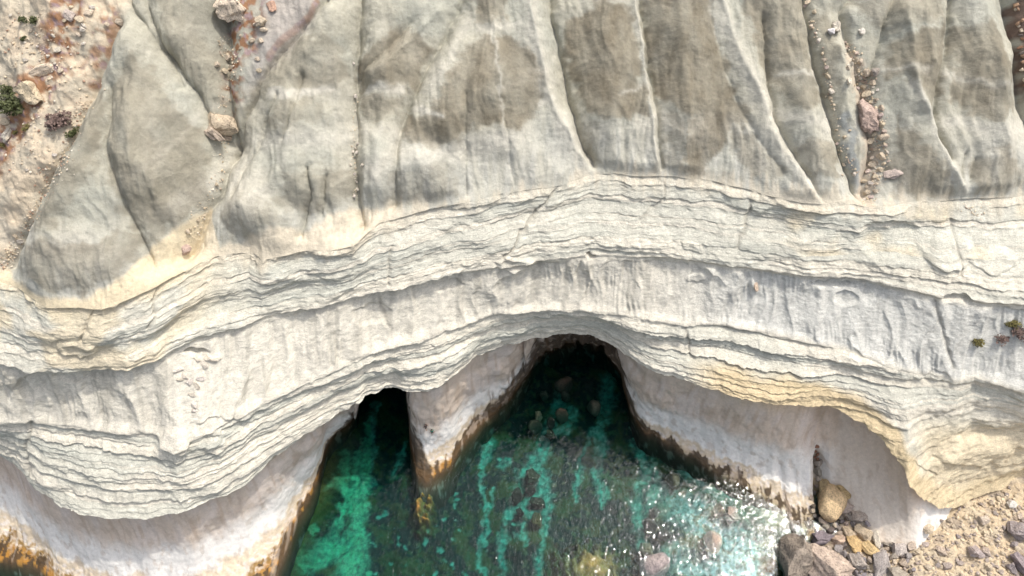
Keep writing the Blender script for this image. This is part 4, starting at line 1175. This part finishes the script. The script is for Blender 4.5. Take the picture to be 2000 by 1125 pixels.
n_, tries = 0, 0
while n_ < 110 and tries < 9000:
    tries += 1
    px_ = rnd.uniform(1578, 1790); py_ = rnd.uniform(935, 1128)
    lo = np.interp(px_, [1578, 1600, 1650, 1700, 1740, 1790], [985, 930, 985, 1030, 1060, 1085])
    if py_ < lo:
        continue
    r_ = rnd.choice([4, 5, 6, 7, 9, 11, 14])
    if not free(px_, py_, r_, 0.68):
        continue
    c = rnd.choice([GREYR, GREYR, DARKR, (0.42, 0.34, 0.27), BUFF, (0.30, 0.27, 0.26)])
    rock(px_, py_, r_ * rnd.uniform(0.9, 1.3), r_, c, which(px_, py_, r_, c, "rock"), "rock", "rocks of the pile by the beach", sink=0.14, hh=1.0)
    n_ += 1
for k, (px_, py_, r_) in enumerate([(1595, 872, 4), (1593, 880, 3.5), (1597, 887, 4.5), (1592, 893, 3.5), (1597, 896, 4)]):
    rock(px_, py_, r_, r_, (0.36, 0.20, 0.13), f"{ORD[k]} rust-stained stone stuck at the top of the narrow cleft", "rock", "rust-stained stones at the top of the cleft", sink=0.1, hh=0.9)
n_, tries = 0, 0
while n_ < 70 and tries < 6000:
    tries += 1
    px_ = rnd.uniform(1745, 2000); py_ = rnd.uniform(960, 1122)
    lo = np.interp(px_, [1745, 1800, 1830, 1880, 1960, 2040], [1085, 1045, 1010, 1000, 965, 960])
    if py_ < lo:
        continue
    r_ = rnd.choice([2.5, 3, 3, 4, 4, 5, 6, 8])
    if not free(px_, py_, r_, 0.9):
        continue
    c = rnd.choice([(0.50, 0.41, 0.31), (0.42, 0.35, 0.29), CREAMR, BUFF, (0.36, 0.31, 0.28)])
    rock(px_, py_, r_ * rnd.uniform(0.9, 1.3), r_, c, which(px_, py_, r_, c, "stone"), "rock", "stones scattered on the sandy beach", sink=0.3, hh=0.8)
    n_ += 1

# --- rocks standing in and under the water
def sea_rock(px_, py_, rw, rh, ztop, col, lab, gr=None, shape=None):
    zc = ztop - 0.9
    p = at(px_, py_, max(zc, -3.4) if ztop < 0 else 0.0)
    m_ = depth_of(p.y, p.z) / FPX
    o = bpy.data.objects.new("boulder", shape or rnd.choice(ROUND + LARGE[:3])); COL.objects.link(o)
    a, b = rw * m_, rh * m_ / 0.93
    base = -4.2
    c = max((ztop - base) / 2, 0.5)
    o.matrix_world = Matrix.Translation((p.x, p.y, (ztop + base) / 2)) @ Matrix.Rotation(rnd.uniform(-0.4, 0.4), 4, 'Z') @ Matrix.Diagonal((a * 1.1, b * 1.1, c, 1))
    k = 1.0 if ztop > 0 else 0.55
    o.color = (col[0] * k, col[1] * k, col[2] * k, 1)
    return tag(o, lab, "boulder", gr)


for a in [
    (1285, 1102, 29, 26, 0.9, (0.33, 0.28, 0.26), "largest grey-pink boulder rising from the glittering water at the bottom"),
    (1262, 1068, 15, 14, -0.25, (0.42, 0.30, 0.18), "brown boulder just under the surface above the largest grey-pink one"),
    (1396, 1052, 17, 19, 0.35, (0.36, 0.28, 0.22), "brown boulder with a pale top standing alone in the glittering water"),
    (1434, 999, 17, 15, 0.6, (0.38, 0.31, 0.25), "right-hand pitted boulder of the joined pair in the glittering water"),
    (1409, 988, 13, 11, 0.15, (0.34, 0.25, 0.16), "left-hand browner boulder of the joined pair in the glittering water"),
    (1316, 936, 12, 15, -0.4, (0.30, 0.24, 0.15), "long brown boulder under water nearest the right shore"),
    (1280, 994, 11, 9, -0.5, (0.22, 0.16, 0.12), "dark round boulder under water right of the forked sand channel"),
    (1270, 1022, 15, 10, -0.6, (0.20, 0.15, 0.12), "dark long boulder under water below the dark round one"),
    (1297, 1040, 13, 10, -0.6, (0.24, 0.17, 0.14), "reddish dark boulder under water above the largest grey-pink one"),
    (1051, 801, 9, 11, 0.05, (0.52, 0.32, 0.20), "orange boulder breaking the surface in the mouth of the large cave"),
    (1098, 806, 13, 10, -0.1, (0.46, 0.32, 0.21), "tan flat boulder in the middle of the large cave mouth"),
    (1160, 793, 14, 14, -0.3, (0.36, 0.29, 0.20), "olive round boulder on the right side of the large cave mouth"),
    (1104, 746, 19, 12, -0.1, (0.30, 0.20, 0.14), "dark broad boulder deepest inside the large cave"),
    (1045, 829, 14, 11, -0.6, (0.24, 0.20, 0.13), "dull green boulder under water at the left of the cave mouth"),
    (1076, 822, 8, 8, -0.7, (0.20, 0.15, 0.11), "small dark boulder between the tan and dull green ones in the cave mouth"),
    (1076, 846, 12, 8, -0.9, (0.10, 0.08, 0.05), "oval dark boulder ringed by green sand below the cave mouth"),
    (1061, 766, 10, 9, -0.8, (0.24, 0.19, 0.13), "brownish boulder under water at the left inside the large cave"),
    (1106, 770, 9, 8, -0.9, (0.22, 0.17, 0.12), "small brown boulder under water right below the deepest broad one"),
    (1040, 926, 14, 15, -1.2, (0.11, 0.09, 0.05), "round weed-dark boulder ringed by the bright sand channel"),
    (1036, 955, 10, 8, -1.5, (0.08, 0.07, 0.045), "small weed-dark boulder just below the ringed round one"),
    (1010, 966, 10, 14, -1.5, (0.09, 0.07, 0.045), "weed-dark boulder left of the sand channel's widest part"),
    (1047, 978, 18, 11, -1.4, (0.11, 0.08, 0.045), "broad triangular weed-dark boulder in the middle of the sand channel"),
    (1047, 1012, 12, 17, -0.9, (0.26, 0.15, 0.06), "brown boulder below the broad triangular one in the sand channel"),
    (1014, 998, 7, 9, -1.5, (0.10, 0.07, 0.045), "little weed-dark boulder at the fork of the sand channel"),
]:
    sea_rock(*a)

# --- gravel: too small and too many to tell apart
def gravel(name, spots, cols, label, only=None):
    """spots: (px, py, radius px) -> one joined mesh of little angular stones"""
    ph = (1 + 5 ** .5) / 2
    ico = np.array([(-1, ph, 0), (1, ph, 0), (-1, -ph, 0), (1, -ph, 0), (0, -1, ph), (0, 1, ph), (0, -1, -ph), (0, 1, -ph), (ph, 0, -1), (ph, 0, 1), (-ph, 0, -1), (-ph, 0, 1)]) / 1.9
    fc = [(0, 11, 5), (0, 5, 1), (0, 1, 7), (0, 7, 10), (0, 10, 11), (1, 5, 9), (5, 11, 4), (11, 10, 2), (10, 7, 6), (7, 1, 8), (3, 9, 4), (3, 4, 2), (3, 2, 6), (3, 6, 8), (3, 8, 9), (4, 9, 5), (2, 4, 11), (6, 2, 10), (8, 6, 7), (9, 8, 1)]
    r = np.random.RandomState(len(spots))
    vs_, fs_, cs_ = [], [], []
    for a, b, rad in spots:
        g = ground(a, b)
        if g is None or g[0].z < -0.2 or (only is not None and g[3] != only):
            continue
        m_ = g[2] / FPX * rad
        q = ico * r.uniform(0.6, 1.25, (12, 1)) * np.array([r.uniform(.8, 1.4), r.uniform(.8, 1.3), r.uniform(.6, .9)]) * m_
        an = r.uniform(0, 6.28); ca, sa = math.cos(an), math.sin(an)
        q = np.stack([q[:, 0] * ca - q[:, 1] * sa, q[:, 0] * sa + q[:, 1] * ca, q[:, 2]], -1) + np.array(g[0] + g[1] * m_ * 0.3)
        k = len(vs_) * 12
        vs_.append(q); fs_ += [(x + k, y + k, z + k) for x, y, z in fc]
        cs_.append(np.repeat([np.array(cols[r.randint(len(cols))]) * r.uniform(0.8, 1.15)], 12, 0))
    if not vs_:
        return
    o = mesh_obj(name, np.concatenate(vs_).tolist(), fs_, M_SAND)
    ca_ = o.data.color_attributes.new("Col", 'FLOAT_COLOR', 'POINT')
    c4 = np.ones((len(vs_) * 12, 4), np.float32); c4[:, :3] = np.concatenate(cs_)
    ca_.data.foreach_set("color", c4.reshape(-1))
    tag(o, label, "gravel", None, "stuff")


def along(pts, n, spread, rmin, rmax):
    out_ = []
    for _ in range(n):
        k = rnd.randrange(len(pts) - 1); t_ = rnd.random()
        out_.append((pts[k][0] * (1 - t_) + pts[k + 1][0] * t_ + rnd.gauss(0, spread), pts[k][1] * (1 - t_) + pts[k + 1][1] * t_ + rnd.gauss(0, spread * 0.6), rmin + (rmax - rmin) * rnd.random() ** 2.5))
    return out_


gravel("gravel", along([(1665, 90), (1690, 170), (1708, 240), (1716, 310), (1700, 395)], 420, 10, 0.9, 3) + along([(1585, 40), (1612, 130), (1625, 195), (1645, 290), (1672, 345)], 140, 4, 0.8, 2.6)
       + along([(1885, 400), (1915, 425)], 40, 6, 0.8, 2), [BUFF, PALEST, CREAMR, (0.5, 0.38, 0.3)], "loose buff gravel filling the scree gully on the right")
gravel("gravel", along([(440, 70), (455, 130), (435, 210), (432, 330), (390, 425), (360, 495)], 260, 9, 0.8, 2.4) + along([(690, 200), (694, 390)], 60, 4, 0.8, 2),
       [BUFF, PALEST, CREAMR], "loose pale gravel in the left and middle clay gullies")
gravel("gravel", along([(165, 195), (135, 285), (62, 420), (5, 525)], 420, 7, 0.8, 2.2) + along([(30, 60), (110, 110), (80, 250), (60, 350)], 420, 40, 0.8, 2.6),
       [CREAMR, PALEST, BUFF, (0.42, 0.28, 0.2)], "loose cream gravel over the stony left slope")
gravel("gravel", [(rnd.uniform(1740, 2060), rnd.uniform(950, 1160), 0.9 + 3.2 * rnd.random() ** 3) for _ in range(1500)] + [(rnd.uniform(1580, 1760), rnd.uniform(950, 1140), rnd.uniform(1, 3)) for _ in range(350)],
       [BUFF, CREAMR, (0.45, 0.36, 0.27), (0.38, 0.32, 0.28)], "loose tan gravel on the sandy beach and in the rock pile", 3)

# ------------------------------------------------------------------ bushes
M_LEAF = plain_material("bush_leaves", (0.065, 0.075, 0.022), 0.7, 0.45, 6.0)
M_DRY = plain_material("dry_scrub", (0.17, 0.115, 0.095), 0.8, 0.4, 6.0)
M_OLIVE = plain_material("olive_scrub", (0.15, 0.13, 0.04), 0.8, 0.4, 6.0)
M_TWIG = plain_material("bush_stem", (0.16, 0.11, 0.07), 0.9)


def bush(px_, py_, rw, rh, mat, label, leaves=420):
    g = ground(px_, py_)
    if g is None:
        return
    p, nn, dist_ = g[:3]
    m_ = dist_ / FPX
    a, b, c = rw * m_ * 1.05, rh * m_ * 1.05, min(rw, rh) * m_ * 0.8
    root = bpy.data.objects.new("bush", None); COL.objects.link(root)
    root.location = p; root.empty_display_size = 0.2
    tag(root, label, "bush")
    r = random.Random(int(px_ * 7 + py_))
    lobes = [(Vector((r.uniform(-.55, .55) * a, r.uniform(-.55, .55) * b, c * r.uniform(0.35, 0.75))), r.uniform(0.4, 0.62)) for _ in range(7)]
    vs_, fs_ = [], []
    for i in range(leaves):
        lc_, lr = r.choice(lobes)
        d = Vector((r.gauss(0, 1), r.gauss(0, 1), r.gauss(0.3, 1))).normalized() * r.uniform(0.55, 1.05)
        q = lc_ + Vector((d.x * a * lr, d.y * b * lr, d.z * c * lr))
        if q.z < 0.02:
            q.z = 0.02
        sz = r.uniform(0.09, 0.19) * max(a, b) ** 0.5
        e = Euler((r.uniform(-.9, .9), r.uniform(-.9, .9), r.uniform(0, 6.28))).to_matrix()
        k = len(vs_)
        for vv in ((-sz, 0, 0), (0, -sz * 0.55, 0.02), (sz, 0, 0), (0, sz * 0.55, 0.02)):
            vs_.append(tuple(q + e @ Vector(vv)))
        fs_.append((k, k + 1, k + 2, k + 3))
    fo = mesh_obj("foliage", vs_, fs_, mat, root)
    vs_, fs_ = [], []
    for lc_, lr in lobes:
        k = len(vs_); w_ = 0.03 + 0.015 * a
        tip = lc_ * 1.1
        for t_, ww in ((0, w_), (1, w_ * 0.35)):
            for an in (0, 2.09, 4.19):
                vs_.append((tip.x * t_ + ww * math.cos(an), tip.y * t_ + ww * math.sin(an), tip.z * t_ - 0.08 * (1 - t_)))
        fs_ += [(k, k + 1, k + 4, k + 3), (k + 1, k + 2, k + 5, k + 4), (k + 2, k, k + 3, k + 5)]
    mesh_obj("stem", vs_, fs_, M_TWIG, root)["kind"] = "stuff"


bush(30, 212, 22, 26, M_LEAF, "large bright green bush by the round cream boulder at the left edge", 900)
bush(20, 184, 15, 12, M_LEAF, "dark green bush just above the large one at the left edge", 420)
bush(118, 243, 22, 20, M_DRY, "purple-brown dry bush on the edge of the stony left slope", 800)
bush(143, 262, 9, 13, M_LEAF, "small green bush touching the purple-brown dry one", 300)
bush(53, 252, 7, 7, M_OLIVE, "tiny olive bush between the large green and the dry bush", 160)
bush(32, 261, 5, 5, M_OLIVE, "tiny olive tuft right of the upright pale slab", 120)
bush(68, 43, 9, 9, M_LEAF, "right one of two small dark bushes near the top left corner", 220)
bush(46, 42, 8, 7, M_LEAF, "left one of two small dark bushes near the top left corner", 200)
bush(48, 78, 5, 7, M_LEAF, "tiny dark bush below the two small ones near the top left corner", 120)
bush(8, 286, 6, 6, M_OLIVE, "tiny brown-green tuft at the left edge under the upright slab", 120)
bush(1909, 673, 11, 12, M_OLIVE, "round olive bush alone on the white fluted slope at the right", 420)
bush(1978, 636, 14, 10, M_OLIVE, "olive-brown bush near the right edge on the fluted slope", 320)
bush(1990, 655, 16, 14, M_DRY, "purplish dry bush on the right edge of the fluted slope", 420)
bush(1956, 668, 12, 11, M_DRY, "small purplish bush between the round olive bush and the right edge", 260)

# ------------------------------------------------------------------ two people on the rock spur between the caves
def skin_mesh(name, pts, edges_, radii, mat, parent, root_i=0, levels=2):
    me = bpy.data.meshes.new(name)
    me.from_pydata(pts, edges_, []); me.update()
    o = bpy.data.objects.new(name, me); COL.objects.link(o)
    o.parent = parent
    sk = o.modifiers.new("skin", 'SKIN'); sk.use_smooth_shade = True
    if not me.skin_vertices:
        bpy.context.view_layer.objects.active = o
    sv = me.skin_vertices[0].data
    for i, r_ in enumerate(radii):
        sv[i].radius = (r_, r_) if not isinstance(r_, tuple) else r_
        sv[i].use_root = (i == root_i)
    ss = o.modifiers.new("sub", 'SUBSURF'); ss.levels = levels; ss.render_levels = levels
    me.materials.append(mat)
    return o


def person(px_, py_, heading, shirt, shorts, hair, stride, label, armout):
    g = ground(px_, py_)
    root = bpy.data.objects.new("person", None); COL.objects.link(root)
    root.location = g[0]; root.rotation_euler = (0, 0, heading); root.empty_display_size = 0.3
    tag(root, label, "person")
    st = stride
    J = [(0, 0, .93), (0, 0, 1.15), (0, .02, 1.38), (0, .02, 1.50), (0, .04, 1.60), (0, .05, 1.70), (0, .13, 1.60)]
    R_ = [.14, .125, .14, .058, .088, .075, .02]
    E = [(0, 1), (1, 2), (2, 3), (3, 4), (4, 5), (4, 6)]
    for sgn in (-1, 1):
        k = len(J)
        J += [(sgn * .10, 0, .88), (sgn * .11, sgn * st * .5 + .04, .48), (sgn * .11, sgn * st, .09), (sgn * .12, sgn * st + .15, .04)]
        R_ += [.088, .06, .042, .035]
        E += [(0, k), (k, k + 1), (k + 1, k + 2), (k + 2, k + 3)]
        k = len(J)
        J += [(sgn * .19, .02, 1.41), (sgn * (.25 + armout * .1), -sgn * st * .3, 1.14), (sgn * (.27 + armout * .2), -sgn * st * .5 + .10, .90), (sgn * (.275 + armout * .22), -sgn * st * .5 + .13, .83)]
        R_ += [.058, .045, .032, .03]
        E += [(2, k), (k, k + 1), (k + 1, k + 2), (k + 2, k + 3)]
        hx, hy, hz = J[k + 3]
        for f_ in range(4):
            j = len(J)
            dx = (f_ - 1.5) * .018
            J += [(hx + dx * 0.3, hy + dx, hz - .05 - .008 * (1.5 - abs(f_ - 1.5))), (hx - sgn * .012, hy + dx + .01, hz - .085 - .01 * (1.5 - abs(f_ - 1.5)))]
            R_ += [.009, .008]; E += [(k + 3, j), (j, j + 1)]
        j = len(J)
        J += [(hx, hy + .05, hz - .01), (hx, hy + .065, hz - .04)]
        R_ += [.01, .009]; E += [(k + 2, j), (j, j + 1)]
    skin_mesh("body", J, E, R_, M_SKIN, root)
    T = [(0, 0, .90), (0, 0, 1.15), (0, .02, 1.38), (0, .02, 1.46)]
    TE = [(0, 1), (1, 2), (2, 3)]; TR = [.165, .15, .165, .075]
    for sgn in (-1, 1):
        k = len(T)
        T += [(sgn * .19, .02, 1.41), (sgn * (.235 + armout * .06), -sgn * st * .18, 1.22)]
        TR += [.075, .062]; TE += [(2, k), (k, k + 1)]
    skin_mesh("shirt", T, TE, TR, shirt, root)
    T = [(0, 0, .97), (0, 0, .88)]; TE = [(0, 1)]; TR = [.15, .155]
    for sgn in (-1, 1):
        k = len(T)
        T += [(sgn * .10, 0.01, .82), (sgn * .11, sgn * st * .42 + .03, .55)]
        TR += [.105, .085]; TE += [(1, k), (k, k + 1)]
    skin_mesh("shorts", T, TE, TR, shorts, root)
    bm = bmesh.new(); bmesh.ops.create_icosphere(bm, subdivisions=3, radius=.118)
    for v_ in bm.verts:
        v_.co.z *= 1.05
        if v_.co.y > .05 and v_.co.z < .04:
            v_.co *= 0.7
        v_.co += Vector((0, .025, 1.655))
    me = bpy.data.meshes.new("hair"); bm.to_mesh(me); bm.free(); me.materials.append(hair)
    o = bpy.data.objects.new("hair", me); COL.objects.link(o); o.parent = root
    return root


M_SKIN = plain_material("skin", (0.50, 0.30, 0.20), 0.6, 0.08)
M_GREEN = plain_material("green_cloth", (0.02, 0.24, 0.17), 0.8, 0.15)
M_BLACK = plain_material("dark_cloth", (0.018, 0.016, 0.022), 0.8, 0.2)
M_HAIR = plain_material("dark_hair", (0.025, 0.014, 0.012), 0.6, 0.3)
person(845, 848, math.pi + 0.3, M_GREEN, M_BLACK, M_HAIR, 0.10, "person in a green top standing on the rock spur between the caves", 0.3)
pb = person(833, 839, 0.8, M_BLACK, M_BLACK, M_HAIR, 0.22, "person in dark clothes walking beside the one in green on the rock spur", 0.5)
